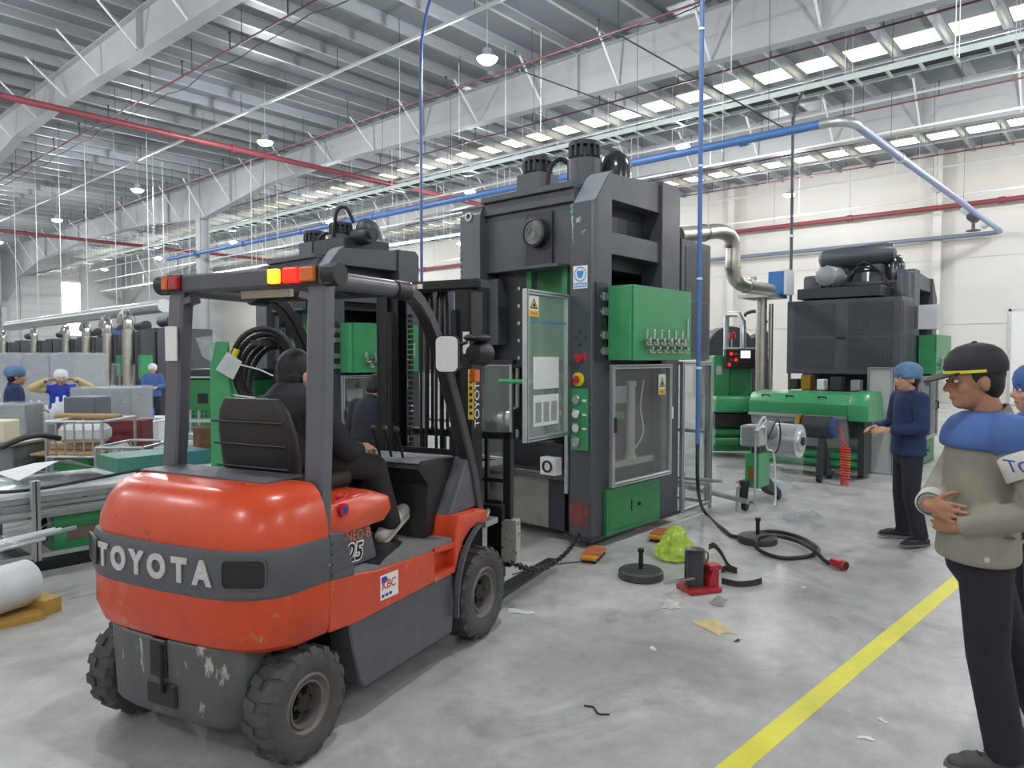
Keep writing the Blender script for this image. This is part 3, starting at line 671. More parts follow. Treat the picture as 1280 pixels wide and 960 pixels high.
# ---- mast
ms = []
for s in (-1, 1):
    y = s*.36
    k = MB(); k.box(1.72, 1.86, y-.012, y+.012, .12, 2.13).box(1.72, 1.735, min(y, y-s*.075), max(y, y-s*.075), .12, 2.13).box(1.845, 1.86, min(y, y-s*.075), max(y, y-s*.075), .12, 2.13)
    om = k.build('outer_mast_rail', M_blks, fk)
    y = s*.29
    k = MB(); k.box(1.75, 1.88, y-.012, y+.012, .14, 2.17).box(1.75, 1.765, min(y, y-s*.06), max(y, y-s*.06), .14, 2.17).box(1.865, 1.88, min(y, y-s*.06), max(y, y-s*.06), .14, 2.17)
    k.build('inner_mast_rail', M_blks, fk)
    MB().cyl((1.71, s*.25, .3), (1.71, s*.25, 1.25), .035, n=14).cyl((1.71, s*.25, 1.25), (1.71, s*.25, 2.0), .02, n=12).build('lift_cylinder', M_blks, fk)
    k = MB()
    for i in range(40): k.box(1.815, 1.845, s*.17-.012, s*.17+.012, .6+i*.035, .625+i*.035)
    k.build('lift_chain', M_hub, fk)
    if s < 0:
        MB().box(1.712, 1.716, y-.1, y-.06, 1.3, 1.62).build('warning_label', M_ylab, om)
        MB().box(1.716, 1.719, y-.066, y-.02, 1.72, 1.86).build('spec_label', M_wlab, om)
        MB().box(1.712, 1.716, y-.06, y-.01, 1.05, 1.17).build('tip_label', M_wlab, om)
        MB().lathe([(.008, 0), (.016, 0), (.016, .002), (.008, .002)], (1.711, y-.035, 1.1), (-1, 0, 0), n=14, ring=1).build('tip_mark', M_redink, om)
        for i in range(7): MB().box(1.71, 1.712, y-.09, y-.07, 1.33+i*.04, 1.35+i*.04).build('label_mark', M_ink, om)
for i, ch in enumerate('TOYOTA'):
    lettering('TOYOTA', .085, M_wlab, fk, (1.79, -.3735, 1.42), (0, 0, 1), (-1, 0, 0)) if i == 0 else None
MB().box(1.74, 1.9, -.42, .42, 2.13, 2.2).build('mast_top_beam', M_blks, fk, bev=.015)
MB().box(1.735, 1.74, .05, .1, 2.15, 2.18).build('beam_label', M_amboff, fk); MB().box(1.735, 1.74, .01, .048, 2.15, 2.18).build('beam_label', M_wlab, fk)
MB().box(1.7, 1.72, -.36, .36, 1.02, 1.1).build('mast_cross_member', M_blks, fk)
MB().box(1.7, 1.72, -.36, .36, .3, .42).build('mast_cross_member', M_blks, fk)
MB().box(1.58, 1.72, -.3, .3, .2, .34).build('mast_foot', M_blks, fk)
# hydraulic hoses between the rails
for i, y in enumerate((-.08, -.04, .04, .08)): MB().tube(spline([(1.83, y, .5), (1.82, y, 1.2), (1.83, y, 1.9), (1.85, y, 2.1), (1.9, y, 2.05), (1.9, y, 1.2)], 5), .012, 6).build('mast_hose', M_blk, fk)
# ---- carriage, backrest, forks
MB().box(1.9, 1.95, -.5, .5, .62, .72).box(1.9, 1.95, -.5, .5, .24, .34).box(1.88, 1.93, -.33, -.25, .2, .9).box(1.88, 1.93, .25, .33, .2, .9).build('fork_carriage', M_blks, fk, bev=.005)
br = MB().box(1.96, 2.01, -.53, -.47, .3, 1.2).box(1.96, 2.01, .47, .53, .3, 1.2).box(1.96, 2.01, -.53, .53, 1.15, 1.2).build('load_backrest', M_blks, fk, bev=.006)
for i in range(5):
    y = -.34+i*.17
    MB().box(1.97, 2.0, y-.012, y+.012, .65, 1.16).build('backrest_bar', M_blks, br)
MB().box(1.97, 2.0, -.5, .5, .86, .885).build('backrest_bar', M_blks, br)
for s in (-1, 1):
    f = MB().prism([(1.97, .1), (1.97, .74), (2.01, .74), (2.015, .15), (2.05, .11), (3.0, .085), (3.0, .07), (2.0, .065)], 'y', s*.4-.055, s*.4+.055).build('fork', M_blks, fk, bev=.004)
MB().box(1.955, 2.02, -.575, -.46, .33, .62).build('backrest_shoe', mat('bare_worn_steel', '#bcbab4', .5, .5, var=.2, scale=25., wear='#4a4a4a', wamt=.56, wscale=25.), fk, bev=.004)
# tilt cylinder, front grab handle, rail
MB().tube([(1.3, -.33, .62), (1.72, -.33, .75)], .035, 10).build('tilt_cylinder', M_blks, fk)
MB().tube([(1.56, -.56, .72), (1.62, -.54, .735), (1.7, -.5, .73), (1.73, -.42, .7)], .014, 6).build('hose_guard', M_galv, fk)
MB().box(1.56, 1.72, -.56, -.3, .655, .69).build('mast_plate', M_galv, fk)
# ---- wheels
def wheel(x, y, r, w, s, rim, lug, name):
    """s = side the outer face looks to"""
    t = MB()
    h = w/2
    t.lathe([(rim, -h*.75), (rim+.02, -h*.9), (r*.82, -h), (r*.95, -h*.92), (r, -h*.7), (r, h*.7), (r*.95, h*.92), (r*.82, h), (rim+.02, h*.9), (rim, h*.75)], (0, 0, 0), (0, 1, 0), n=40, ring=1)
    n = lug
    for i in range(n):
        for sd in (-1, 1):
            a = 2*PI*(i+(.5 if sd > 0 else 0))/n
            M = Matrix.Rotation(a, 4, 'Y')
            rr = r+.012; q = []
            for (yy, dx, z) in ((sd*.01, .0, rr), (sd*.01, .4, rr), (sd*h*.78, .55, rr), (sd*h*.78, .1, rr), (sd*h*1.0, .55, r*.9), (sd*h*1.0, .1, r*.9)):
                an = dx*2*PI/n; q.append(M@Vector((z*math.sin(an), yy, z*math.cos(an))))
            q += [M@Vector((r*.93*math.sin(dx*2*PI/n), yy, r*.93*math.cos(dx*2*PI/n))) for yy, dx in ((sd*.01, 0), (sd*.01, .4))]
            t.add(q, [(0, 1, 2, 3), (3, 2, 4, 5), (6, 7, 1, 0), (6, 0, 3, 5), (7, 4, 2, 1), (6, 5, 4, 7)])
    e = thing('wheel', None, None); e.parent = fk; e.location = (x, y, r+.012)
    ty = t.build('wheel', M_rub, fk, ang=30); bpy.data.objects.remove(e); ty.location = (x, y, r+.012); ty['label'] = name
    k = MB().lathe([(rim+.006, h*.8), (rim-.006, h*.86), (rim-.012, h*.7), (rim*.82, h*.6), (rim*.78, h*.72), (rim*.72, h*.72), (rim*.66, h*.1), (.05, h*.0)], (0, 0, 0), (0, s, 0), n=36, ring=2); k.build('rim', M_rim, ty, ang=30)
    k = MB().lathe([(rim*.6, h*.0), (rim*.58, h*.18), (rim*.34, h*.2), (rim*.3, h*.5), (.01, h*.52)], (0, 0, 0), (0, s, 0), n=24)
    for i in range(6):
        a = 2*PI*i/6; k.cyl((rim*.4*math.cos(a), s*h*.3, rim*.4*math.sin(a)), (rim*.4*math.cos(a), s*h*.5, rim*.4*math.sin(a)), .012, n=6)
    k.build('hub', M_hub, ty)
wheel(0, -.49, .226, .17, -1, .125, 16, 'small rear tyre with chunky lugs')
wheel(0, .49, .226, .17, 1, .125, 16, 'small rear tyre with chunky lugs')
wheel(1.5, -.5, .262, .2, -1, .15, 20, 'larger front tyre')
wheel(1.5, .5, .262, .2, 1, .15, 20, 'larger front tyre')
# ================================================================ PRESSES
M_sl = mat('press_slate', '#464a51', .45, var=.08, scale=4., wear='#5b616a', wamt=.7, wscale=14., coat=.1, rvar=.08)
M_sld = mat('press_dark', '#2c3035', .5, var=.12, scale=6.)
M_gn = mat('machine_green', '#3a9460', .38, var=.05, scale=4., coat=.2)
M_gnd = mat('machine_green_door', '#2f7d4b', .42, var=.08, scale=6.)
M_alu = mat('aluminium_profile', '#c2c5c7', .32, .75, var=.06, scale=20.)
M_slot = mat('profile_slot', '#3a3c3e', .6)
M_acr = glassy('clear_acrylic', (.93, .95, .94), .07, .03)
M_acs = glassy('smoked_acrylic', (.86, .88, .87), .07, .025)
M_acg = glassy('green_tinted_acrylic', (.62, .8, .7), .12, .16)
M_tab = mat('press_table_steel', '#8f9288', .42, .35, var=.12, scale=5.)
M_paper = mat('paper', '#dfe1e3', .7, var=.03)
M_ss = mat('stainless', '#c9c7c2', .22, .95, var=.06, scale=8.)
M_ssd = mat('stainless_duct', '#b9b6ae', .3, .9, var=.12, scale=10., bump=.1)
M_gau = mat('gauge_dark', '#3c4044', .4, .5); M_mesh = mat('fan_mesh', '#8a8c8c', .5, .5, var=.5, scale=60.)
M_brass = mat('brass', '#b08a3c', .35, .8)
M_sblue = mat('sign_blue', '#2f8fd0', .5)
def perf_mat(name, base, hole, s):
    m = bpy.data.materials.new(name); m.use_nodes = True; N = m.node_tree.nodes; L = m.node_tree.links; b = N['Principled BSDF']; b.inputs['Roughness'].default_value = .45
    t = N.new('ShaderNodeTexCoord'); mp = N.new('ShaderNodeMapping'); mp.inputs['Scale'].default_value = (s, s, s)
    L.new(t.outputs['Object'], mp.inputs[0]); sp = N.new('ShaderNodeSeparateXYZ'); L.new(mp.outputs[0], sp.inputs[0])
    def ar(op, a, c):
        q = N.new('ShaderNodeMath'); q.operation = op; L.new(a, q.inputs[0]); L.new(c, q.inputs[1]); return q.outputs[0]
    uu = ar('ADD', sp.outputs[0], sp.outputs[1]); pa = ar('ADD', uu, sp.outputs[2]); pb = ar('SUBTRACT', uu, sp.outputs[2])
    def sn(o):
        a = N.new('ShaderNodeMath'); a.operation = 'SINE'; L.new(o, a.inputs[0]); q = N.new('ShaderNodeMath'); q.operation = 'ABSOLUTE'; L.new(a.outputs[0], q.inputs[0]); return q.outputs[0]
    mu = N.new('ShaderNodeMath'); mu.operation = 'MULTIPLY'; L.new(sn(pa), mu.inputs[0]); L.new(sn(pb), mu.inputs[1])
    gt = N.new('ShaderNodeMath'); gt.operation = 'GREATER_THAN'; gt.inputs[1].default_value = .5; L.new(mu.outputs[0], gt.inputs[0])
    mx = N.new('ShaderNodeMix'); mx.data_type = 'RGBA'; L.new(gt.outputs[0], mx.inputs[0]); mx.inputs[6].default_value = (*hexc(base), 1); mx.inputs[7].default_value = (*hexc(hole), 1)
    L.new(mx.outputs[2], b.inputs['Base Color']); MATS[name] = m; return m
M_perf = perf_mat('perforated_sheet', '#454b53', '#15171a', 62.)

def alu_frame(parent, o, u, v, w, h, m_pane, t=.04, name='guard_door', mid=None, pane=True):
    """framed acrylic panel: origin o, unit directions u (width), v (height)"""
    o = Vector(o); u = Vector(u).normalized(); v = Vector(v).normalized(); n = u.cross(v)
    def P(a, b, c): return o+u*a+v*b+n*c
    def seg(a0, a1, b0, b1, c0, c1): return MB().add([P(a, b, c) for a in (a0, a1) for b in (b0, b1) for c in (c0, c1)], [(0, 1, 3, 2), (4, 6, 7, 5), (0, 4, 5, 1), (2, 3, 7, 6), (0, 2, 6, 4), (1, 5, 7, 3)])
    d = seg(0, t, 0, h, 0, t).build(name, M_alu, parent, bev=.002)
    for a in ((w-t, w, 0, h), (t, w-t, h-t, h), (t, w-t, 0, t))+(((t, w-t, mid-t/2, mid+t/2),) if mid else ()):
        seg(*a, 0, t).build('profile', M_alu, d, bev=.002)
    for s_ in (-.0008, t):
        for a in ((t*.4, t*.6, .0, h), (w-t*.6, w-t*.4, 0, h), (t, w-t, h-t*.6, h-t*.4), (t, w-t, t*.4, t*.6)):
            seg(*a, s_, s_+.0008).build('profile_slot', M_slot, d)
    if pane: seg(t*.8, w-t*.8, t*.8, h-t*.8, t*.42, t*.55).build('pane', m_pane, d)
    return d
def warn_sign(parent, o, u, w=.085, h=.14, blue=False):
    """small safety sign: pictogram above a strip of tiny text marks"""
    o = Vector(o); u = Vector(u).normalized(); v = Vector((0, 0, 1)); n = u.cross(v)
    def P(a, b, c): return o+u*a+v*b+n*c
    s = MB().add([P(0, 0, 0), P(w, 0, 0), P(w, h, 0), P(0, h, 0), P(0, 0, .002), P(w, 0, .002), P(w, h, .002), P(0, h, .002)], [(3, 2, 1, 0), (4, 5, 6, 7), (0, 1, 5, 4), (1, 2, 6, 5), (2, 3, 7, 6), (3, 0, 4, 7)]).build('safety_sign', M_wlab, parent)
    def poly(pts, m, c): MB().add([P(a*w, b*h, c) for a, b in pts], [tuple(range(len(pts)))]).build('sign_mark', m, s)
    if blue:
        def circ(r_, c, m, cx=.5, cy=.62): poly([(cx+r_*math.cos(2*PI*i/24), cy+r_*math.sin(2*PI*i/24)*w/h) for i in range(24)], m, c)
        circ(.42, .003, M_sblue); circ(.36, .0035, M_wlab)
        poly([(.25, .72), (.33, .8), (.42, .77), (.58, .77), (.67, .8), (.75, .72), (.7, .55), (.6, .45), (.4, .45), (.3, .55)], M_sblue, .004)
        poly([(.06, .06), (.94, .06), (.94, .24), (.06, .24)], M_sblue, .003)
        for i in range(6): poly([(.12+i*.13, .1), (.21+i*.13, .1), (.21+i*.13, .2), (.12+i*.13, .2)], M_wlab, .0035)
    else:
        poly([(0, 0), (1, 0), (1, .3), (0, .3)], M_ylab, .0028)
        poly([(.08, .38), (.92, .38), (.5, .9)], M_ink, .0028); poly([(.2, .44), (.8, .44), (.5, .8)], M_ylab, .0033)
        poly([(.38, .47), (.62, .47), (.66, .56), (.52, .68), (.44, .6), (.34, .55)], M_ink, .0038)
        for i in range(4): poly([(.16+i*.18, .08), (.29+i*.18, .08), (.29+i*.18, .22), (.16+i*.18, .22)], mat('sign_orange', '#c86a20', .5), .0033)
    return s
def bolt(parent, p, d, r=.014, m=None, name='bolt'):
    p = Vector(p); d = Vector(d).normalized(); return MB().cyl(p, p+d*.012, r, n=6).build(name, m or M_chrome, parent)

def press_frame(t, mir=1):
    """local: x depth (0 front), y 0..1.63, z up; visible service side y=0"""
    # side frames: legs with sloped shoulders, and cross beams
    for k, (y0, y1) in enumerate(((0, .24), (1.35, 1.63))):
        if k == 0: leg = [(0, 0), (.31, 0), (.31, 3.3), (.24, 3.24), (.1, 3.06), (.05, 3.0), (0, 2.985)]
        else: leg = [(0, 0), (.31, 0), (.31, 3.16), (.2, 3.16), (.1, 3.15), (.03, 3.1), (0, 3.02)]
        MB().prism(leg, 'y', y0, y1).build('front_leg', M_sl, t, bev=.006)
        MB().prism([(1.2, 0), (1.56, 0), (1.56, 3.3), (1.5, 3.36), (1.2, 3.36)], 'y', y0, y1).build('rear_leg', M_sl, t, bev=.006)
        yi0, yi1 = (0.03, .2) if k == 0 else (1.43, 1.6)
        MB().prism([(.31, 3.05), (1.2, 3.05), (1.2, 3.34), (.31, 3.28)], 'y', yi0, yi1).build('top_beam', M_sl, t, bev=.004)
        MB().box(.31, 1.2, yi0, yi1, 2.56, 2.76).build('middle_beam', M_sl, t, bev=.004)
        MB().box(.31, 1.2, yi0+.06, yi1-.06, 0, 1.6).build('side_plate', M_sld, t)
    # light chamfer plate on the right leg
    MB().add([(-.002, .02, 2.995), (-.002, .22, 2.995), (.26, .24, 3.27), (.3, .0, 3.31), (.1, .005, 3.07)], [(0, 1, 2, 3, 4)]).build('shoulder_plate', mat('shoulder_grey', '#8d939b', .4, var=.05), t) if False else None
    MB().prism([(.315, 3.302), (.24, 3.25), (.1, 3.07), (.05, 3.008), (.05, 3.0), (.1, 3.06), (.24, 3.242), (.315, 3.294)], 'y', .005, .235).build('shoulder_plate', mat('shoulder_grey', '#8d939b', .4, var=.05), t)
    MB().lathe([(.028, -.02), (.045, -.02), (.045, .01), (.028, .01)], (-.001, 1.5, 3.03), (-1, 0, 0), n=16, ring=1).build('lifting_eye', M_galv, t)
    # crown
    MB().box(.1, 1.48, .24, 1.36, 2.46, 3.14).build('crown', M_sl, t, bev=.006)
    MB().box(.02, 1.5, .24, 1.36, 3.14, 3.2).box(.06, .1, .24, 1.36, 3.02, 3.14).build('crown_cap', M_sl, t, bev=.006)
    # fan with mount plate
    MB().box(.07, .1, .5, .82, 2.44, 2.97).build('fan_plate', M_sld, t, bev=.004)
    f = MB().lathe([(.128, -.03), (.135, .0), (.135, .08), (.115, .085), (.112, .07)], (.07, .66, 2.78), (-1, 0, 0), n=28, ring=1).build('fan_housing', M_gau, t)
    MB().cyl((.0, .66, 2.78), (-.005, .66, 2.78), .112, n=28).build('fan_grille', M_mesh, f)
    for i in range(6): MB().lathe([(.02+i*.017, 0), (.023+i*.017, 0), (.023+i*.017, .004), (.02+i*.017, .004)], (-.006, .66, 2.78), (-1, 0, 0), n=24, ring=1).build('grille_ring', M_gau, f)
    # slide, die set, table
    MB().box(.22, 1.2, .62, 1.32, 1.52, 2.46).build('slide', M_sld, t, bev=.006)
    for i in range(5): bolt(t, (.22, 1.02, 1.62+i*.17), (-1, 0, 0), .02)
    MB().box(.1, 1.3, 1.2, 1.32, 1.75, 2.4).build('slide_gib', M_sl, t)
    MB().box(.1, 1.45, .36, 1.34, .02, .5).build('bed', M_tab, t, bev=.008)
    MB().box(.02, 1.45, .3, 1.35, .5, .56).build('bolster', mat('bolster_steel', '#5e605e', .38, .5, var=.15, scale=8.), t, bev=.004)
    MB().box(.25, 1.2, .5, 1.25, .56, .8).build('lower_die', M_sld, t, bev=.005)
    MB().box(.09, .14, .36, .55, .02, .5).build('bed_bracket', M_sld, t)
    MB().box(1.5, 1.54, .24, 1.36, .5, 2.46).build('rear_panel', M_sld, t)
    # guide columns in the opening
    for y in (.5, 1.2):
        for x in (.4, 1.1): MB().cyl((x, y, .8), (x, y, 1.55), .04, n=14).build('guide_column', M_ss, t)
    # green ram guard
    g = MB().box(.04, .08, .3, .36, 1.6, 2.44).box(.04, .08, .72, .78, 1.6, 2.44).box(.2, .22, .3, .78, 1.6, 2.44).build('ram_guard', M_gnd, t)
    MB().box(-.12, .12, .28, 1.0, 2.43, 2.46).build('canopy', M_sl, t, bev=.004)
    # top: two hydraulic cylinder stacks with castellated rings, accumulator
    for (x, y, r_, z1, sq) in ((.62, 1.12, .15, 3.66, True), (.66, .56, .155, 3.72, False)):
        st_ = (MB().box(x-.15, x+.15, y-.16, y+.16, 3.2, z1-.17) if sq else MB().cyl((x, y, 3.2), (x, y, z1-.17), .17, n=24)).build('cylinder_body', M_sl, t, bev=.005)
        MB().cyl((x, y, z1-.17), (x, y, z1-.06), r_*.8, n=24).cyl((x, y, z1-.04), (x, y, z1), r_, n=24).build('cylinder_cap', M_sld, st_)
        for i in range(14):
            a = 2*PI*i/14; MB().cyl((x+r_*.92*math.cos(a), y+r_*.92*math.sin(a), z1-.15), (x+r_*.92*math.cos(a), y+r_*.92*math.sin(a), z1-.01), .016, n=6).build('tie_bolt', M_sld, st_)
    MB().lathe([(.01, 0), (.16, .02), (.165, .1), (.165, .3), (.13, .42), (.06, .48), (.01, .49)], (1.0, .42, 3.2), n=24).build('accumulator', mat('gloss_black', '#2a2d31', .2, coat=.5), t, ang=50)
    MB().tube(spline([(.5, .9, 3.2), (.52, .88, 3.5), (.6, .8, 3.6), (.66, .7, 3.5)], 4), .025, 8).build('hydraulic_hose', M_blk, t)
    # rear housing, perforated
    h = MB().box(1.6, 2.25, .0, 1.63, 1.6, 2.85).build('rear_housing', M_sl, t, bev=.006)
    for y0, y1 in ((.05, .78), (.85, 1.58)):
        for z0, z1 in ((1.68, 2.2), (2.25, 2.78)): MB().box(2.246, 2.256, y0+.06, y1-.06, z0, z1).build('perforated_panel', M_perf, h)
    for z0, z1 in ((1.68, 2.2), (2.25, 2.78)): MB().box(1.68, 2.18, -.006, .004, z0, z1).build('perforated_panel', M_perf, h)
    MB().box(2.246, 2.27, .75, .88, 2.19, 2.22).build('housing_handle', M_blk, h)
    # framed acrylic enclosure under the housing
    alu_frame(t, (1.58, 0, 0.0), (1, 0, 0), (0, 0, 1), .68, 1.58, M_acr, name='guard_frame')
    alu_frame(t, (2.26, 1.6, 0.0), (0, -1, 0), (0, 0, 1), 1.6, 1.58, M_acr, name='guard_frame', mid=.8) if mir > 0 else None
    # service side: control box on hinges with air valves
    b = MB().box(.22, .26, -.25, -.02, 1.6, 2.26).box(.26, 1.31, -.25, -.02, 1.6, 2.26).build('control_box', M_gn, t, bev=.004)
    MB().box(.255, 1.312, -.262, -.252, 1.598, 2.262).build('box_lid', M_gn, b, bev=.003)
    MB().box(1.22, 1.24, -.275, -.262, 1.8, 2.0).build('lid_handle', M_alu, b)
    for z in (1.68, 1.82, 2.03, 2.16): 
        MB().box(.13, .23, -.035, -.003, z-.035, z+.035).build('hinge', M_chrome, b, bev=.004); bolt(b, (.12, -.003, z), (0, -1, 0), .014)
    MB().box(.05, .21, -.012, 0, 1.58, 2.28).build('hinge_plate', M_sld, t)
    for r_ in range(2):
        for i in range(6):
            x = .42+i*.13+r_*.06; z = 1.78-r_*.07
            v = MB().cyl((x, -.262, z), (x, -.33, z), .016, n=8).cyl((x, -.3, z-.03), (x, -.3, z+.08), .011, n=8).cyl((x, -.29, z-.035), (x+.05, -.32, z-.04), .012, n=8).build('air_valve', M_ss, b)
            MB().ell((x, -.3, z+.085), (.014, .014, .014), 8, 6).build('valve_knob', M_ss, v)
    # side door with smoked acrylic, green panel below
    d = alu_frame(t, (.2, -.05, .46), (1, 0, 0), (0, 0, 1), 1.06, 1.1, M_acs, name='side_door')
    MB().tube([(.24, -.055, .95), (.24, -.1, .96), (.24, -.1, 1.08), (.24, -.055, 1.09)], .012, 6).build('door_handle', M_blk, d)
    for z in (.6, 1.4): MB().box(1.26, 1.3, -.06, -.02, z-.05, z+.05).build('hinge', M_alu, d)
    MB().box(1.3, 1.34, -.03, 0, 1.46, 1.52).build('brass_latch', M_brass, t)
    MB().box(1.4, 1.43, -.012, 0, 1.0, 1.12).build('cable_clip', M_wlab, t)
    # inside the side door
    MB().cyl((.72, .06, .7), (.72, .06, 1.35), .05, n=16).cyl((.72, .06, .66), (.72, .06, .7), .065, n=16).cyl((.72, .06, 1.35), (.72, .06, 1.4), .06, n=16).build('steel_cylinder', mat('bright_steel', '#d5d4cf', .3, .5), t)
    MB().box(.3, 1.15, .08, .1, .5, 1.5).build('inner_panel', mat('inner_panel_grey', '#3b3e3e', .4, .1, var=.3, scale=5.), t)
    MB().tube(spline([(.8, .05, .75), (.9, .02, .9), (.86, .03, 1.15), (.95, .05, 1.4)], 5), .008, 6).build('air_tube', M_wlab, t)
    MB().box(.35, .6, .02, .08, 1.2, 1.36).build('valve_island', M_galv, t)
    MB().box(.34, .58, .03, .08, 1.05, 1.12).build('terminal_strip', M_gn, t)
    MB().box(.4, 1.1, .03, .07, .6, .66).build('tie_bar', M_galv, t)
    p = MB().box(.19, 1.13, -.04, .0, .02, .44).build('lower_door', M_gnd, t, bev=.004)
    MB().box(.23, 1.09, -.044, -.04, .06, .4).build('door_inset', M_gnd, p, bev=.002)
    MB().cyl((.72, -.044, .24), (.72, -.062, .24), .018, n=12).build('door_lock', M_blk, p)
    MB().box(.585, .6, -.05, -.044, .19, .3).build('door_slot', M_ink, p)

# ---------------- main press
PA = thing('press', 'dark slate hydraulic press on orange skates with open acrylic front door and blue safety sign', 'press', (5.19, 3.65, .07))
press_frame(PA)
# front: open guard door
hin = Vector((-.03, .26, .93)); u = Vector((-.715, -.1, 0)).normalized()
d = alu_frame(PA, hin+u*.72, -u, (0, 0, 1), .72, 1.25, M_acg, name='front_door')
n = (-u).cross(Vector((0, 0, 1)))
def onp(a, z, w, h, m, nm):
    o = hin+u*.72-u*a+Vector((0, 0, z))+n*.024
    o2 = MB().add([o, o-u*w, o-u*w+Vector((0, 0, h)), o+Vector((0, 0, h)), o+n*.002, o-u*w+n*.002, o-u*w+Vector((0, 0, h))+n*.002, o+Vector((0, 0, h))+n*.002], [(3, 2, 1, 0), (4, 5, 6, 7), (0, 1, 5, 4), (1, 2, 6, 5), (2, 3, 7, 6), (3, 0, 4, 7)])
    return o2.build(nm, m, d)
onp(.13, .43, .42, .27, M_paper, 'paper_sheet'); onp(.13, .12, .42, .26, M_paper, 'paper_sheet')
for k in range(3): onp(.16+k*.13, .15, .1, .17, mat('paper_print', '#c3c6c9', .7), 'printed_block')
onp(.1, .985, .6, .01, mat('blue_tape', '#2a86c0', .5), 'tape_strip')
warn_sign(d, hin+u*.72-u*.06+Vector((0, 0, 1.03))+n*.026, -u, .15, .17)
MB().box(-.02, .0, .245, .28, .4, .93).build('door_post', M_alu, PA)
# right leg: signs, knob, emergency stop, gauge panel, worn red patch
warn_sign(PA, (-.002, .2, 2.23), (0, -1, 0), .155, .2, True)
MB().lathe([(.005, .03), (.04, .03), (.045, 0)], (0, .13, 1.62), (-1, 0, 0), n=16).box(-.035, -.028, .1, .16, 1.61, 1.63).build('selector_knob', mat('knob_red', '#a82a2c', .4), PA)
MB().box(-.002, .0, .06, .09, 1.6, 1.66).build('switch_label', M_redink, PA)
e = MB().lathe([(.062, 0), (.062, .012), (.045, .014)], (0, .14, 1.43), (-1, 0, 0), n=20).build('emergency_collar', mat('safety_yellow', '#d8d020', .4), PA)
MB().lathe([(.02, 0), (.02, .03), (.036, .035), (.036, .05), (.02, .056)], (0, .14, 1.43), (-1, 0, 0), n=16).build('emergency_stop', M_redoff, e)
gp = MB().box(-.012, 0, .03, .215, .8, 1.35).build('gauge_panel', M_gn, PA, bev=.003)
for i in range(4):
    g = MB().lathe([(.044, 0), (.046, .02), (.038, .024), (.036, .018)], (-.012, .15, 1.25-i*.125), (-1, 0, 0), n=18, ring=1).build('gauge', M_ss, gp)
    MB().cyl((-.03, .15, 1.25-i*.125), (-.032, .15, 1.25-i*.125), .035, n=18).build('gauge_face', M_wlab if i in (1, 2) else M_galv, g)
    if i < 3: MB().box(-.014, -.012, .045, .09, 1.235-i*.125, 1.255-i*.125).build('gauge_label', M_wlab, gp)
MB().box(-.004, .02, .02, .235, .13, .34).build('worn_red_patch', mat('worn_red', '#7d3a34', .55, var=.3, scale=14., wear='#4a4648', wamt=.52, wscale=18.), PA)
for y, z in ((.12, 1.86), (.17, 1.8), (.07, 1.8), (.12, 1.74)): bolt(PA, (0, y, z), (-1, 0, 0), .008, M_gau, 'drilled_boss')
for z in (1.55, 1.7): bolt(PA, (.16, 0, z+.2), (0, -1, 0), .012)
# left leg details
MB().lathe([(.005, .04), (.03, .04), (.035, .0)], (0, 1.55, 1.62), (-1, 0, 0), n=14).build('push_button', M_redoff, PA)
MB().lathe([(.005, .03), (.014, .03), (.016, .0)], (0, 1.5, 1.38), (-1, 0, 0), n=10).build('indicator', mat('safety_yellow', '#d8d020', .4), PA)
# left acrylic guard in the opening with rolls behind, green arm
alu_frame(PA, (.04, 1.36, .62), (0, -1, 0), (0, 0, 1), .42, .95, M_acr, t=.03, name='inner_guard')
MB().box(-.02, .04, .9, 1.4, 1.56, 1.6).build('guard_top_rail', M_blk, PA)
MB().cyl((-.12, .5, 1.4), (-.12, .98, 1.4), .022, n=10).build('green_arm', M_gn, PA)
MB().box(-.14, .06, .46, .5, 1.34, 1.46).build('arm_bracket', M_gn, PA)
for i, y in enumerate((1.02, 1.14, 1.24)): MB().cyl((.2, y, 1.02), (.2, y+.08, 1.02), .11-.01*i, n=20).build('film_roll', M_ss, PA)
MB().box(-.1, .0, .32, .5, .56, .72).build('motor_cover', M_wlab, PA, bev=.006)
MB().lathe([(.04, 0), (.055, 0), (.055, .012), (.04, .012)], (-.102, .41, .64), (-1, 0, 0), n=16, ring=1).build('cover_emblem', M_ink, PA)
MB().bar((-.02, .98, .62), (-.28, 1.38, .56), .04, .05).build('feed_rail', M_alu, PA)
MB().box(-.1, -.02, 1.2, 1.36, .02, .5).build('bed_pedestal', M_sld, PA)
warn_sign(PA, (1.02, -.0735, 1.26), (1, 0, 0), .13, .2)
# base plates
[MB().box(x, x+.4, y, y+.31, 0, .03).build('foot_plate', M_sld, PA) for x in (-.02, 1.18) for y in (-.02, 1.34)]
# scraped paint streaks on the crown near the leg
for k_, (y, z, w, h) in enumerate(((.275, 2.93, .03, .09), (.262, 2.8, .02, .12), (.25, 2.72, .012, .06))):
    MB().box(.012, .022, y-.012, y+w-.012, z, z+h).build('paint_scrape', mat('green_scrape' if k_ == 0 else 'white_scrape', '#5fae8a' if k_ == 0 else '#9aa4a4', .6), PA) if False else None
M_scg = mat('green_scrape', '#5fae8a', .6, wear='#464a51', wamt=.5, wscale=30.); M_scw = mat('pale_scrape', '#a3a8a8', .6, wear='#464a51', wamt=.5, wscale=30.)
for k_, pg in enumerate(([(.2, 2.9), (.225, 2.88), (.235, 2.97), (.21, 2.985)], [(.2, 2.76), (.21, 2.74), (.225, 2.87), (.205, 2.88)], [(.2, 2.62), (.206, 2.6), (.212, 2.74), (.2, 2.74)], [(.1, 2.82), (.16, 2.8), (.19, 2.84), (.12, 2.86)], [(.06, 2.72), (.11, 2.7), (.12, 2.73), (.07, 2.74)])): MB().prism(pg, 'x', -.003, .0).build('paint_scrape', M_scg if k_ == 0 else M_scw, PA)
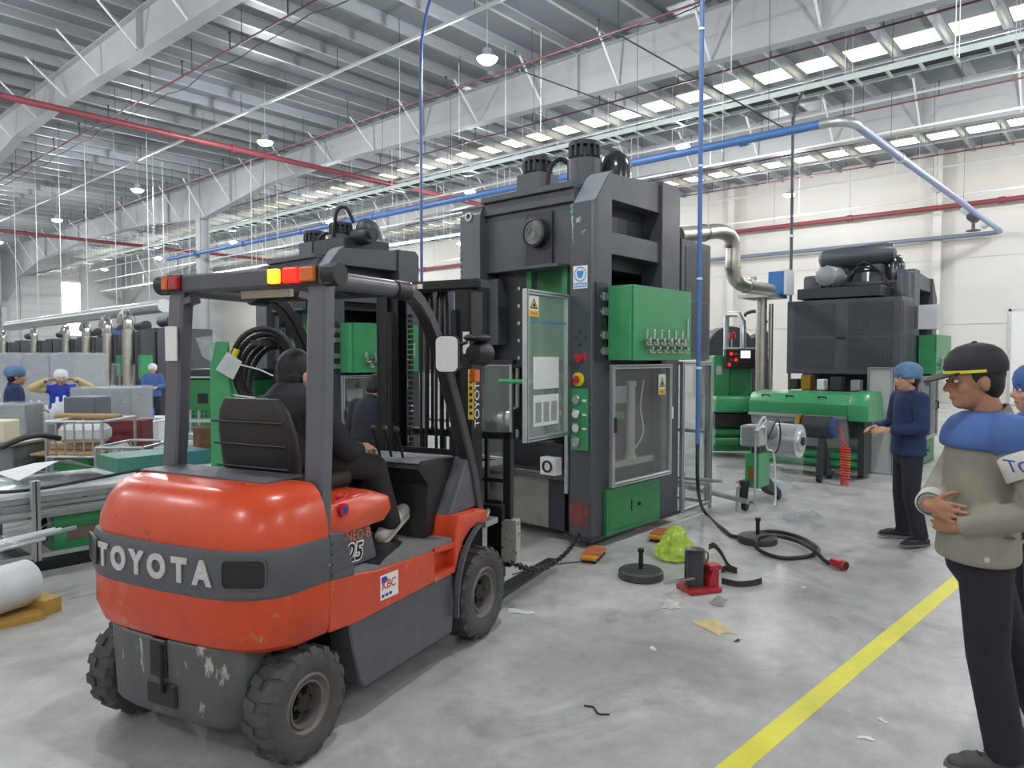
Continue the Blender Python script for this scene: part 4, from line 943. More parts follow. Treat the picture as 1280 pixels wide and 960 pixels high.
MB().prism([(1.6, 2.3), (1.62, 2.28), (1.625, 2.72), (1.605, 2.7)], 'x', -.003, .0).build('paint_scrape', M_scw, PA)
# lower feed conveyor pipes under enclosure
for x in (1.7, 1.95): MB().tube([(x, -.3, .32), (x, .3, .3)], .02, 8).build('air_manifold', M_galv, PA)

# ---------------- second press (behind the forklift)
PB = thing('press', 'dark slate press with a horizontal tank on top, standing behind the forklift', 'press', (5.19, 7.68, 0))
press_frame(PB); PB.scale = (1, 1, .94)
tk = MB().lathe([(.01, 0), (.1, .02), (.15, .08), (.15, .75), (.12, .82), (.01, .85)], (.75, .12, 3.62), (.6, .6, 0), n=22).build('air_tank', M_sl, PB, ang=50)
MB().lathe([(.01, 0), (.12, .01), (.12, .25), (.1, .3), (.05, .3), (.05, .36)], (.72, .3, 3.5), (0, -1, 0), n=18).build('pump_motor', M_sld, PB)
MB().tube(spline([(.5, .5, 3.5), (.5, .42, 3.85), (.6, .35, 3.9), (.68, .3, 3.7)], 5), .025, 8).build('hydraulic_hose', M_blk, PB)
MB().box(.45, 1.2, .2, .9, 3.2, 3.48).build('tank_cradle', M_sld, PB, bev=.01)
# ---------------- background press, turned so its perforated housing faces the aisle
PC = thing('press', 'dark press with perforated housing, large tank and motor on top, near the wall', 'press', (13.68, 2.67, 0), PI)
PC.scale = (1, -1, .9)
press_frame(PC, -1)
MB().lathe([(.01, 0), (.12, .03), (.19, .1), (.19, 1.0), (.15, 1.12), (.01, 1.16)], (1.25, 1.5, 3.66), (-.12, -1, 0.05), n=24).build('air_tank', M_sl, PC, ang=50)
[MB().box(1.0, 1.4, y, y+.17, 3.2, 3.5).build('tank_saddle', M_sl, PC) for y in (.5, 1.1)]
mo = MB().lathe([(.02, 0), (.12, .0), (.17, .03), (.18, .08), (.18, .3), (.15, .34), (.09, .34), (.09, .55)], (2.0, 1.15, 3.28), (-1, -.15, 0), n=24).build('pump_motor', mat('motor_grey', '#8a8f90', .45, .2), PC)
for i in range(12):
    a = 2*PI*i/12; MB().box(1.7, 1.93, -.006, .006, .17, .2, Matrix.Translation((0, 1.15, 3.28))@Matrix.Rotation(a, 4, 'X')).build('cooling_fin', mat('motor_grey', '#8a8f90', .45, .2), mo)
MB().box(1.3, 2.2, .3, 1.5, 2.88, 3.06).build('pump_tray', M_sld, PC, bev=.01)
for k in range(3): MB().tube(spline([(1.6+k*.08, .9, 3.2), (1.7, .7+k*.05, 3.5-k*.08), (1.5, .5, 3.35), (1.4+k*.1, .35, 3.1)], 5), .02, 6).build('hydraulic_hose', M_blk, PC)
alu_frame(PC, (2.32, .05, .0), (0, 1, 0), (0, 0, 1), .36, 1.72, mat('grey_panel', '#b4b8b8', .4), name='guard_frame')
MB().box(1.2, 1.5, -.3, -.05, 2.35, 2.75).build('valve_bank', mat('valve_white', '#c8cbcd', .5), PC)
# ================================================================ OTHER MACHINES AND CLUTTER
def atD(px, py, depth):
    d = ray(px, py); return CAM+d*(depth/d.dot(_f))
M_film = glassy('wrapped_film', (.9, .92, .93), .22, .12, .12, .9, 9.)
M_carton = mat('grey_carton', '#9aa3aa', .55, var=.06, scale=2.)
M_cartd = mat('grey_carton_dark', '#6d7780', .55, var=.06, scale=2.)
M_card = mat('cardboard', '#b08d62', .8, var=.08, scale=6.)
M_wpl = mat('white_plastic', '#d4d8da', .45)
M_cable = mat('black_cable', '#1e1f21', .5)
# ---- stainless exhaust duct from the main press to the rear
dk = thing('exhaust_duct', 'shiny stainless exhaust duct with elbows leaving the rear of the main press', 'duct')
P = [atD(846, 294, 8.1), atD(880, 291, 8.8), atD(898, 289, 9.2), atD(911, 294, 9.5), atD(916, 306, 9.6), atD(916, 335, 9.6), atD(920, 350, 9.7), atD(932, 357, 10.1), atD(962, 362, 11.3)]
MB().tube(spline(P, 4), .095, 16).build('duct_run', M_ssd, dk)
for i in (1, 4, 5, 7):
    d = (P[min(i+1, 8)]-P[i-1]).normalized(); MB().cyl(P[i]-d*.02, P[i]+d*.02, .105, n=16).build('duct_collar', M_ss, dk)
q = atD(952, 372, 11.7); b0 = Vector((q.x, q.y, 0))
du = thing('exhaust_riser', 'vertical stainless riser pipe topped by a blue filter unit', 'duct', b0)
MB().cyl((0, 0, 0), (0, 0, q.z), .085, n=18).cyl((0, 0, .9), (0, 0, .94), .1, n=18).build('riser_pipe', M_ssd, du)
MB().cyl((.14, -.1, .8), (.14, -.1, q.z-.1), .04, n=12).build('side_pipe', M_ss, du)
MB().box(-.35, .3, -.3, .25, q.z-.02, q.z+.03).build('platform', M_galv, du)
MB().box(-.05, .25, -.38, -.12, q.z+.03, q.z+.4).build('filter_unit', mat('filter_blue', '#3474b4', .4), du, bev=.01)
MB().box(-.06, .26, -.42, -.38, q.z+.03, q.z+.42).build('filter_face', M_wpl, du)
MB().lathe([(.08, 0), (.1, .03), (.1, .2), (.06, .25), (.06, .3), (.02, .31)], (-.12, .1, q.z+.03), n=16).build('duct_motor', M_ssd, du)
# ---- green unit with hanging control panel
b0 = atD(914, 540, 12.4); b0.z = 0
gu = thing('feeder_unit', 'green machine unit with hanging black control panel between the presses', 'machine', b0, YAW-PI/2)
MB().box(-.36, .32, -.2, .5, .1, 1.0).build('body', M_gn, gu, bev=.02)
MB().box(-.34, -.06, -.1, .4, 1.0, 1.72).build('tower', M_gn, gu, bev=.015)
MB().prism([(-.05, 1.7), (.33, 1.7), (.33, 1.1), (.1, .95), (-.05, .95)], 'y', -.05, .35).build('hopper', M_gn, gu, bev=.01)
MB().box(-.42, .34, -.55, -.2, .78, 1.05).build('front_roller_cover', M_gn, gu, bev=.05, seg=3)
MB().box(-.42, .3, -.5, -.24, .55, .76).build('roller_gap', M_blk, gu)
for z in (.45, .3): MB().cyl((-.4, -.4, z), (.32, -.4, z), .07, n=16).build('roller', M_gnd, gu)
MB().box(-.3, -.2, -.12, -.1, 1.4, 1.55).build('side_label', M_galv, gu)
cp = MB().box(-.19, .33, -.28, -.16, 1.5, 1.83).build('control_panel', M_blk, gu, bev=.008)
MB().box(-.19, .33, -.285, -.15, 1.47, 1.5).box(-.19, .33, -.285, -.15, 1.83, 1.86).build('panel_rim', M_alu, cp) if False else MB().box(-.2, .34, -.27, -.15, 1.83, 1.86).build('panel_rim', M_alu, cp)
for x, z, m in ((-.1, 1.75, M_redlit), (-.02, 1.75, M_redoff), (-.1, 1.65, M_redoff), (-.02, 1.65, M_redlit), (-.13, 1.57, M_redlit)): MB().cyl((x, -.28, z), (x, -.295, z), .022, n=12).build('panel_lamp', m, cp)
MB().box(.06, .22, -.285, -.28, 1.68, 1.8).build('panel_screen', mat('screen_white', '#ffffff', .4, emit='#eef6ff', es=1.2), cp)
for i in range(4): MB().cyl((.02+i*.07, -.28, 1.56), (.02+i*.07, -.29, 1.56), .015, n=10).build('panel_knob', M_gau, cp)
MB().tube([(.12, -.2, 1.85), (.12, -.2, 2.3), (.1, -.1, 2.42), (.0, .2, 2.44), (0, .35, 2.4), (0, .35, 1.0)], .05, 10).build('panel_arm', M_galv, gu)
lm_ = MB().cyl((-.06, -.18, 1.86), (-.06, -.18, 2.0), .012, n=8).build('beacon_post', M_galv, gu); MB().lathe([(.05, 0), (.06, .02), (.055, .1), (.02, .12)], (-.06, -.18, 2.0), n=14).build('beacon', M_redoff, lm_)
# rounded dark machine far behind it
b0 = atD(920, 505, 17.); b0.z = 0
rd = thing('dryer', 'dark rounded machine standing behind the green unit', 'machine', b0, YAW-PI/2)
MB().prism([(-.8, 0), (.65, 0), (.65, 2.3)]+[(-.25+.55*math.cos(R(a)), 1.85+.55*math.sin(R(a))) for a in range(30, 181, 15)]+[(-.8, 1.8)], 'y', -.4, .4).build('shell', M_sld, rd, bev=.02)
MB().tube(spline([(.1, 0, 2.4), (.2, 0, 2.7), (.5, 0, 2.75), (.7, 0, 2.5)], 4), .04, 8).build('bent_pipe', M_sld, rd)
MB().box(-1.0, -.8, -.3, .1, .8, 1.5).build('side_cabinet', M_galv, rd)
# ---- green take-off unit in front of the perforated press
tu = thing('take_off_unit', 'long green-hooded take-off unit with grey panel below the perforated press', 'machine', (10.74, 2.87, 0))
L_ = 1.62
MB().prism([(-.28, .86), (-.3, 1.05), (-.2, 1.17), (.25, 1.2), (.32, 1.1), (.32, .86)], 'y', .2, L_).build('hood', M_gn, tu, bev=.02, seg=2)
MB().prism([(-.33, .82), (-.35, 1.05), (-.22, 1.2), (.28, 1.22), (.36, 1.1), (.36, .8)], 'y', -.06, .2).build('end_cover', M_gn, tu, bev=.015)
for y in (.55, 1.0, 1.35): MB().tube([(-.29, y-.05, 1.12), (-.33, y-.05, 1.14), (-.33, y+.05, 1.14), (-.29, y+.05, 1.12)], .01, 6).build('hood_handle', M_blk, tu)
MB().prism([(-.26, .86), (-.12, .42), (-.08, .42), (-.2, .86)], 'y', .24, L_-.02).build('front_panel', mat('panel_steel', '#8f9896', .4, .4, var=.08), tu)
MB().box(-.3, -.24, .22, L_, .84, .88).build('panel_trim', M_alu, tu)
for y in (.05, L_-.06):
    MB().box(-.1, .25, y, y+.08, .05, .86).build('leg_frame', M_sld, tu)
for z in (.18, .3): MB().cyl((.0, .1, z), (.0, L_-.05, z), .06, n=16).build('green_roller', M_gn, tu)
MB().cyl((-.2, .1, .1), (-.2, L_, .1), .045, n=14).build('steel_roller', M_ss, tu)
MB().box(.05, .3, .1, L_, .02, .12).build('base_beam', M_sld, tu)
# die set glimpsed between hood and housing
for i, (y, z, w, m) in enumerate(((.3, 1.3, .12, M_galv), (.55, 1.34, .16, M_sld), (.8, 1.3, .1, M_wlab), (1.0, 1.36, .14, M_brass), (1.2, 1.3, .12, M_sld))): MB().box(.5, .7, y, y+w, 1.2, z+.06).build('die_block', m, tu, bev=.01)
# ---- winding stand with blue chuck and red coiled hose
b0 = atZ(1022, 603)
wd = thing('winding_stand', 'dark winding stand on castors with blue chuck and coiled red air hose', 'machine', b0)
MB().prism([(-.05, .1), (.05, .1), (.14, .62), (.06, .66)], 'y', -.06, .02).build('slanted_leg', M_sld, wd, bev=.008)
MB().prism([(.22, .06), (.45, .06), (.4, .12), (.2, .5), (.12, .6)], 'y', -.06, .02).build('rear_leg', M_sld, wd, bev=.008)
MB().lathe([(.02, -.035), (.05, -.03), (.055, 0), (.05, .03), (.02, .035)], (0, -.02, .056), (0, 1, 0), n=18).build('castor', M_blk, wd)
MB().lathe([(.02, -.035), (.05, -.03), (.055, 0), (.05, .03), (.02, .035)], (.4, -.02, .056), (0, 1, 0), n=18).build('castor', M_blk, wd)
MB().cyl((.1, -.14, .74), (.1, .22, .74), .15, n=24).cyl((.1, .22, .74), (.1, .5, .74), .06, n=16).build('shaft', M_sld, wd)
MB().cyl((.1, -.2, .74), (.1, -.13, .74), .13, n=24).build('chuck', mat('chuck_blue', '#2e4b78', .4), wd)
MB().cyl((.1, .24, .74), (.1, .3, .74), .17, n=24).build('brass_flange', M_brass, wd)
co = MB(); pts = []
for i in range(150): a = i*.6; pts.append((.0+.055*math.cos(a), -.35+.055*math.sin(a), .52-.0034*i))
co.tube([(.1, -.2, .76), (.06, -.28, .7), (.03, -.3, .6)]+pts, .011, 5).build('coiled_air_hose', mat('hose_red', '#d8352a', .4), wd)
# ---- film unwinder cart
b0 = atZ(950, 641)
uw = thing('film_unwinder', 'film unwinder cart with green gearbox, motor and silver film roll', 'machine', (b0.x, b0.y+.12, 0))
MB().box(.0, .3, -.1, .06, .26, .64).build('gearbox', M_gn, uw, bev=.01)
MB().box(-.006, .0, -.05, .02, .36, .5).build('gearbox_plate', M_brass, uw)
MB().prism([(-.05, .1), (.0, .28), (.35, .28), (.6, .12), (.8, .05), (.9, .05), (.9, .12), (.5, .34), (-.05, .34)], 'y', -.0, .1).build('lower_frame', M_sld, uw, bev=.01)
MB().prism([(.3, .3), (.45, .3), (.55, .75), (.4, .95), (.28, .95)], 'y', .02, .12).build('upright', M_sld, uw, bev=.01)
MB().box(.95, 1.07, .25, .33, .1, .72).build('rear_upright', M_sld, uw, bev=.01)
MB().lathe([(.02, -.03), (.055, -.025), (.06, 0), (.055, .025), (.02, .03)], (.86, .02, .06), (0, 1, 0), n=18).build('castor', M_blk, uw)
MB().lathe([(.02, -.03), (.055, -.025), (.06, 0), (.055, .025), (.02, .03)], (-.0, .05, .06), (0, 1, 0), n=18).build('castor', M_blk, uw)
MB().cyl((.1, -.02, .64), (.1, -.02, .74), .05, n=14).build('gear_neck', M_sld, uw)
mo = MB().box(-.05, .18, -.12, .1, .72, .95).build('gear_housing', M_galv, uw, bev=.02)
MB().cyl((.18, 0, .85), (.5, .0, .85), .1, n=20).cyl((.5, 0, .85), (.56, 0, .85), .11, n=20).build('drive_motor', M_galv, mo)
for i in range(8): MB().lathe([(.1, 0), (.112, 0), (.112, .006), (.1, .006)], (.2+i*.035, 0, .85), (1, 0, 0), n=20).build('motor_fin', M_galv, mo)
rl = MB().lathe([(.06, 0), (.2, 0), (.2, .42), (.06, .42)], (1.01, -.18, .7), (0, 1, 0), n=36).build('film_roll', mat('silver_film', '#c9ccce', .25, .5, var=.08), uw)
MB().lathe([(.05, -.03), (.12, -.03), (.13, 0), (.05, 0)], (1.01, -.18, .7), (0, 1, 0), n=24).build('roll_flange', M_galv, rl)
MB().lathe([(.02, -.05), (.05, -.05), (.05, .0), (.02, .0)], (1.01, -.18, .7), (0, 1, 0), n=16).build('roll_core', M_blk, rl)
MB().grid(lambda u, v: (1.21-.05*u, -.16+.36*v, .68-.5*u+.02*math.sin(8*v)), 6, 6).build('loose_film', M_film, uw)
MB().tube(spline([(-.1, -.1, .9), (.0, -.16, 1.05), (.2, -.1, .7), (.36, -.12, .6), (.38, -.14, .15), (.3, -.16, .03)], 5), .012, 6).build('white_hose', M_wpl, uw)
MB().tube(spline([(.2, -.12, .8), (.36, -.16, 1.0), (.5, -.14, .8), (.44, -.12, .62), (.26, -.1, .66)], 5), .01, 6).build('black_hose', M_cable, uw)
MB().tube([(-.1, -.1, .06), (-.1, -.1, .88)], .012, 8).build('stand_rod', M_galv, uw)
MB().tube([(-.1, -.12, .9), (.05, -.16, 1.02)], .008, 6).build('antenna_rod', M_wpl, uw)
# film scraps and mopped plastic beside the cart
b0 = atZ(962, 612)
tag(MB().grid(lambda u, v: (b0.x-.35+.7*u, b0.y-.3+.6*v, .004+.36*max(0, math.sin(PI*u)*math.sin(PI*v))**1.3+.01*math.sin(23*u)*math.sin(19*v)), 22, 22).build('film_pile', M_film), 'crumpled pile of clear film on the floor below the unwinder cart', 'plastic film')
b0 = atZ(1003, 646)
tag(MB().grid(lambda u, v: (b0.x+.7*(u-.5), b0.y+.4*(v-.5)*math.sin(PI*u), .003+.02*abs(math.sin(17*u+5*v))*abs(math.sin(11*v))), 22, 16).build('film_scrap', M_film), 'flat scrap of clear film lying beside the unwinder cart', 'plastic film')
# ---- conveyor rail/manifold on the floor between main press and cart
a = atZ(846, 626); b = atZ(935, 641)
fr = thing('floor_manifold', 'grey air manifold rail with levers lying low behind the main press', 'manifold', a)
dv = b-a
MB().tube([(0, 0, .2), dv+Vector((0, 0, .12))], .03, 8).tube([(.05, -.1, .16), dv+Vector((.1, -.05, .1))], .022, 8).build('rail', M_galv, fr)
for k in range(3):
    o = dv*(.1+.38*k); MB().tube([o+Vector((0, 0, 0)), o+Vector((0, 0, .34))], .02, 8).build('post', M_galv, fr); MB().tube([o+Vector((-.1, -.06, .28)), o+Vector((.1, .05, .33))], .02, 6).build('lever', M_chrome, fr)
# ---- wall sign and small wall items
o = atX(1155, 450, X1-.02)
s_ = thing('wall_sign', 'white framed warning board on the white wall behind the green control box', 'sign', (X1-.001, o.y, 1.2)); 
MB().box(-.03, 0, -.5, .5, 0, 1.6).build('board', M_wlab, s_); MB().add([(-.031, -.3, .8), (-.031, .3, .8), (-.031, 0, 1.35)], [(0, 1, 2)]).build('pictogram', M_ink, s_); MB().add([(-.032, -.2, .86), (-.032, .2, .86), (-.032, 0, 1.23)], [(0, 1, 2)]).build('pictogram_fill', M_ylab, s_)
for a_ in ((-.5, -.45, 0, 1.6), (.45, .5, 0, 1.6), (-.5, .5, 0, .05), (-.5, .5, 1.55, 1.6)): MB().box(-.04, 0, *a_).build('board_frame', M_galv, s_)
# ================================================================ LEFT SIDE
# ---- aluminium bench rail with green box and hanging cable coil
bn = thing('guard_rail_bench', 'aluminium profile bench frame on a black beam with white wrapped top', 'bench', (1.2, 6.6, 0))
MB().box(-.7, 1.75, -.05, .05, .0, .08).build('base_beam', M_blks, bn)
for z in (.1, .44): MB().box(-.7, 1.75, -.03, .0, z-.0, z+.035).build('rail', M_alu, bn, bev=.003)
for x in (-.35, .57, 1.42): 
    po = MB().box(x-.03, x+.03, -.035, .02, .08, .72).build('post', M_alu, bn, bev=.003); MB().box(x-.006, x+.006, -.0365, -.035, .08, .72).build('profile_slot', M_slot, po)
    MB().box(x-.03, x+.03, -.035, 1.12, .02, .08).build('foot_beam', M_blks, bn)
    MB().box(x-.03, x+.03, 1.06, 1.12, .08, .57).build('rear_post', M_alu, bn)
MB().box(-.7, 2.35, .08, 1.15, .57, .61).build('bench_top', M_wpl, bn, bev=.006)
for k in range(4): MB().box(-.7, 2.3, .06, .08, .4+k*.045, .435+k*.045).build('side_slat', M_galv, bn)
MB().bar((-.1, .1, .3), (.3, .7, .1), .04).build('brace', M_blks, bn); MB().bar((-.7, .12, .32), (.2, .12, .34), .04).build('brace', M_blks, bn)
gb = MB().box(.72, 1.4, .1, .4, .1, .46).build('green_box', M_gn, bn, bev=.008)
MB().box(.82, 1.08, .094, .1, .18, .28).build('label_plate', mat('brown_plate', '#6f6258', .5), gb); MB().box(1.13, 1.2, .094, .1, .22, .26).build('switch', M_wpl, gb)
MB().tube(spline([(1.1, .09, .45), (1.12, .05, .35), (1.2, .05, .25), (1.32, .08, .22)], 4), .02, 8).build('green_cable', M_gnd, gb)
for z in (.2, .27, .34, .41): MB().tube(bez([(.7, .2, z), (.6, .1, z-.03), (.64, .1, z+.03), (.7, .22, z+.02)], 6), .014, 6).build('loop_cable', M_cable, gb)
# wrapping film over the bench
tag(MB().grid(lambda u, v: (.45+1.75*u, 6.7+1.0*v, .618+.05*abs(math.sin(9*u+4*v)*math.sin(7*v+2*u))+.02*math.sin(31*u+11*v)), 40, 30).build('film_sheet', M_film), 'clear plastic film crumpled over the white bench top', 'plastic film')
tag(MB().grid(lambda u, v: (1.75+.75*u, 6.95+.7*v, .665+.17*(1-abs(2*u-.9))*(1-.6*v)), 10, 10).build('paper_sheet', M_paper), 'large white paper sheet tented on the bench beside the forklift', 'paper')
o = MB().prism([(2.6, .612), (3.5, .612), (3.5, .75), (2.6, .75)], 'y', 7.2, 7.7).build('foam_block', mat('teal_panel', '#356f8c', .5, col2='#46885c', scale=1.4), None); tag(o, 'teal and green panel lying behind the paper on the bench', 'panel')
# coil of black cable hung over the post
cc = thing('cable_coil', 'coil of thick black cable hung over the bench post', 'cable', (2.62, 6.52, 0))
for i in range(4):
    r_ = .19-.015*i; MB().tube([(r_*math.cos(2*PI*k/28)*.95, -.03+.02*i+.02*math.sin(6*PI*k/28), .55-.02*i+r_*math.sin(2*PI*k/28)) for k in range(28)], .014, 7, closed=True).build('cable_turn', M_cable, cc)
MB().tube(spline([(-2.3, .3, .66), (-1.6, .2, .68), (-.9, .15, .64), (-.4, .1, .68), (-.15, 0, .72), (.1, -.02, .74)], 6), .014, 7).build('cable_lead', M_cable, cc)
# ---- white tubes and roll on wood block, front left
rw = thing('pipe_bundle', 'large white pipe with thin rods lying on a wooden block', 'pipe', atZ(30, 776))
ax = Vector((.93, .36, 0)); oo = Vector((-.35, .02, .2))
MB().lathe([(.1, -.7), (.15, -.7), (.15, .45), (.14, .46), (.1, .46)], oo, ax, n=30, ring=1).build('white_pipe', M_wpl, rw)
MB().box(.1, .22, -.05, .1, -.0, .1, Matrix.Rotation(R(20), 4, 'Z')).build('wood_block', mat('wood_block', '#c09a4e', .7, var=.1, scale=20.), rw)
MB().lathe([(.03, -.02), (.05, -.02), (.05, .0), (.03, 0)], oo+Vector((.1, -.148, .03)), (-.3, -1, .1), n=14, ring=1).build('pipe_port', M_galv, rw)
for k, (dy, dz, l) in enumerate(((.05, .2, .75), (.12, .22, .9), (.2, .19, 1.05), (.26, .2, .9))): MB().cyl(oo+Vector((-.5, dy, dz)), oo+Vector((-.5, dy, dz))+ax*(l+.45), .016, n=10).build('thin_rod', M_rod if k % 2 else M_alu, rw)
MB().box(-.7, .1, -.07, .32, -.2+.2, .04).build('timber_base', mat('wood_block', '#c09a4e', .7), rw)
MB().grid(lambda u, v: tuple(oo+Vector((-.5+.9*u, .0+.3*v+.2*u, .24+.04*math.sin(9*u)*math.sin(8*v)))), 20, 10).build('film_wrap', M_film, rw)
# ---- green machine beyond the forklift with table, tall green post, hose coil
b0 = atD(250, 590, 8.6); b0.z = 0
gm = thing('green_machine', 'green machine with square dark openings and rows of holes beyond the forklift', 'machine', b0, YAW-PI/2)
MB().box(-.28, .55, .25, 1.0, .7, 1.42).build('cabinet', M_gnd, gm, bev=.01)
MB().box(-.3, .57, .25, 1.0, 1.42, 1.55).build('dark_lid', M_sld, gm, bev=.01); MB().box(-.3, .57, .23, .25, 1.44, 1.46).build('lid_trim', M_alu, gm)
for x in (-.06, .18): MB().box(x-.06, x+.06, .243, .25, 1.13, 1.25).build('dark_window', M_ink, gm)
for r_ in range(3):
    for i in range(12): MB().cyl((-.24+i*.055, .25, .92+r_*.055), (-.24+i*.055, .246, .92+r_*.055), .012, n=8).build('vent_hole', M_ink, gm)
MB().box(-.3, .6, -.35, .25, .68, .74).build('table', M_wpl, gm, bev=.008)
MB().box(-.25, .55, -.3, .9, .02, .68).build('base_cabinet', M_gnd, gm)
for x in (-.1, .0): MB().cyl((x, .0, .74), (x, .0, 1.06), .018, n=8).build('guide_rod', M_alu, gm)
MB().box(-.3, .5, -.02, .03, .92, .96).box(-.3, -.26, -.02, .03, .74, .96).build('rail_frame', M_alu, gm)
MB().box(-.24, .25, -.3, -.05, .74, .82).build('tray', M_galv, gm, bev=.01)
b1 = atD(276, 600, 5.7); b1.z = 0
gp_ = thing('green_post', 'tall green steel post of the machine behind the driver seat', 'post', b1, YAW-PI/2)
MB().prism([(-.075, 0), (.14, 0), (.12, 1.2), (.07, 1.55), (.06, 1.82), (-.075, 1.82)], 'y', 0, .06).build('post_plate', M_gn, gp_, bev=.004)
MB().box(-.12, .2, -.1, .2, 0, .03).build('foot', M_gnd, gp_)
tk_ = MB().add([(-.02, -.02, 1.6), (.12, -.03, 1.52), (.19, -.02, 1.66), (.07, -.01, 1.74)], [(0, 1, 2, 3)]); tk_.build('grey_tag', M_galv, gp_)
MB().add([(-.17, -.03, 1.85), (.0, -.03, 1.87), (-.05, -.02, 1.66), (-.12, -.02, 1.7)], [(0, 1, 2, 3)]).build('paper_tag', M_film, gp_)
b2 = atD(338, 600, 5.9)
hc = thing('hose_coil', 'thick coil of black corrugated hose hung behind the driver seat', 'hose', (b2.x, b2.y, 0), YAW-PI/2)
def corr(pts, r, name):
    rr = [r*(1 if i % 2 else .84) for i in range(len(pts))]; return MB().tube(pts, r, 10, rr=rr).build(name, M_cable, hc)
for i in range(6):
    r_ = .3-.02*(i % 3); y = -.12+.055*i; ph = .3*i
    corr([(r_*.82*math.cos(2*PI*k/110+ph), y+.04*math.sin(2*PI*k/110*2), 1.6+r_*1.08*math.sin(2*PI*k/110+ph)-.02*i) for k in range(108)], .026, 'hose_turn')
MB().box(-.04, .04, -.3, .3, 1.79, 1.83).build('hook_bar', M_sld, hc); MB().cyl((0, .33, 0), (0, .33, 1.95), .03, n=10).build('stand_pole', M_sld, hc); MB().box(-.25, .25, .1, .55, 0, .03).build('stand_foot', M_sld, hc)
MB().cyl((-.23, -.18, 1.67), (-.19, -.18, 1.76), .025, n=12).build('yellow_fitting', mat('safety_yellow', '#d8d020', .4), hc)
MB().tube([(-.24, -.2, 1.66), (.0, -.22, 1.6), (.1, -.2, 1.55)], .006, 5).build('white_tie', M_wpl, hc); MB().tube([(-.26, -.16, 1.4), (.1, -.2, 1.36)], .006, 5).build('white_tie', M_wpl, hc)
b3 = atD(256, 600, 8.0); b3.z = 0
pt = thing('copper_pot', 'dull coppery cylinder standing on a stool before the green post', 'drum', b3)
MB().lathe([(.1, .62), (.115, .63), (.11, .9), (.12, .92), (.1, .93)], n=22).build('drum', mat('copper_dull', '#8a6a50', .35, .6, var=.2, scale=10.), pt)
MB().cyl((0, 0, .58), (0, 0, .62), .17, n=18).build('stool_top', M_galv, pt)
for k in range(3): a = 2*PI*k/3; MB().cyl((.1*math.cos(a), .1*math.sin(a), .58), (.17*math.cos(a), .17*math.sin(a), 0), .014, n=8).build('stool_leg', M_galv, pt)
# ---- trolleys with tubes, cardboard, bundles
def trolley(px, depth, w, h, label, rz=0.):
    b = atD(px, 600, depth); t = thing('trolley', label, 'trolley', (b.x, b.y, 0), YAW-PI/2+rz)
    for x in (-w/2, w/2):
        for y in (0, .7): MB().cyl((x, y, .08), (x, y, h), .018, n=8).build('upright', M_galv, t); MB().lathe([(.01, -.015), (.04, -.012), (.04, .012), (.01, .015)], (x, y, .042), (1, 0, 0), n=12).build('castor', M_blk, t)
    for z in (.18, h*.6, h):
        for y in (0, .7): MB().cyl((-w/2, y, z), (w/2, y, z), .016, n=8).build('rail', M_galv, t)
        for x in (-w/2, w/2): MB().cyl((x, 0, z), (x, .7, z), .016, n=8).build('rail', M_galv, t)
    for k in range(1, 6): MB().cyl((-w/2+w*k/6, 0, h*.6), (-w/2+w*k/6, 0, h), .01, n=6).build('grille_bar', M_galv, t)
    MB().box(-w/2, w/2, 0, .7, .17, .2).build('deck', M_galv, t)
    return t
trolley(94, 8.0, .62, .98, 'grey tube trolley loaded with cardboard and a green bin'); trolley(166, 9.6, .42, .82, 'smaller grey tube trolley with a red bundle beside it')
def prop(name, px, depth, z, size, label, cat, m, rz=0., bev=.015, par=None):
    b = atD(px, 600, depth); o = MB().box(-size[0]/2, size[0]/2, -size[1]/2, size[1]/2, 0, size[2]).build(name, m, None, bev=bev); o.location = (b.x, b.y, z); o.rotation_euler = (0, 0, YAW-PI/2+rz); return tag(o, label, cat)
trolley(150, 7.6, .5, .74, 'low grey tube trolley right behind the teal panel')
prop('cardboard_stack', 108, 9.1, .0, (.44, .4, .86), 'brown cardboard stack between the tube trolleys', 'cardboard', M_card, .2)
prop('cardboard_slab', 112, 8.5, .98, (.8, .12, .05), 'long strip of brown cardboard lying across the trolley rails', 'cardboard', M_card, -.1)
prop('bundle_paper', 108, 8.35, .715, (.5, .3, .2), 'white paper bundle on the cardboard sheets of the trolley', 'paper', M_wpl, .15, .05)
prop('plastic_bin', 102, 8.35, .2, (.4, .4, .38), 'green plastic bin inside the grey tube trolley', 'bin', M_gnd)
prop('cardboard_sheet', 96, 8.36, .59, (.7, .62, .03), 'brown cardboard sheets stacked across the tube trolley', 'cardboard', M_card, .05)
prop('cardboard_box', 99, 8.5, .62, (.5, .3, .09), 'flat open cardboard box lying on the cardboard sheets', 'box', mat('cardboard_pale', '#c4a986', .8))
prop('red_bundle', 163, 9.05, .0, (.46, .3, .92), 'dark red boxed bundle beside the small trolley', 'box', mat('bundle_red', '#7c3840', .7, var=.15, scale=9.), .0)
prop('white_bag', 150, 8.5, .0, (.26, .2, .68), 'white paper sack leaning by the tube trolley', 'bag', M_wpl, .2, .06)
prop('steel_cabinet', -2, 8.2, .0, (.75, .6, .72), 'grey steel work table cabinet at the hall side', 'cabinet', mat('cabinet_grey', '#70767a', .5, var=.08), .0)
prop('table_slab', 0, 8.2, .72, (.85, .75, .05), 'pale stone-grey slab on the steel cabinet', 'slab', M_galv)
prop('cream_box', 5, 7.9, .77, (.22, .25, .24), 'cream box standing on the grey slab', 'box', mat('cream', '#d9d2b4', .6))
tag(MB().tube(spline([atD(0, 560, 7.2), atD(25, 549, 7.4), atD(50, 544, 7.7), atD(75, 548, 7.9)], 6), .03, 8).build('black_hose', M_cable), 'thick black hose trailing over the grey slab', 'hose')
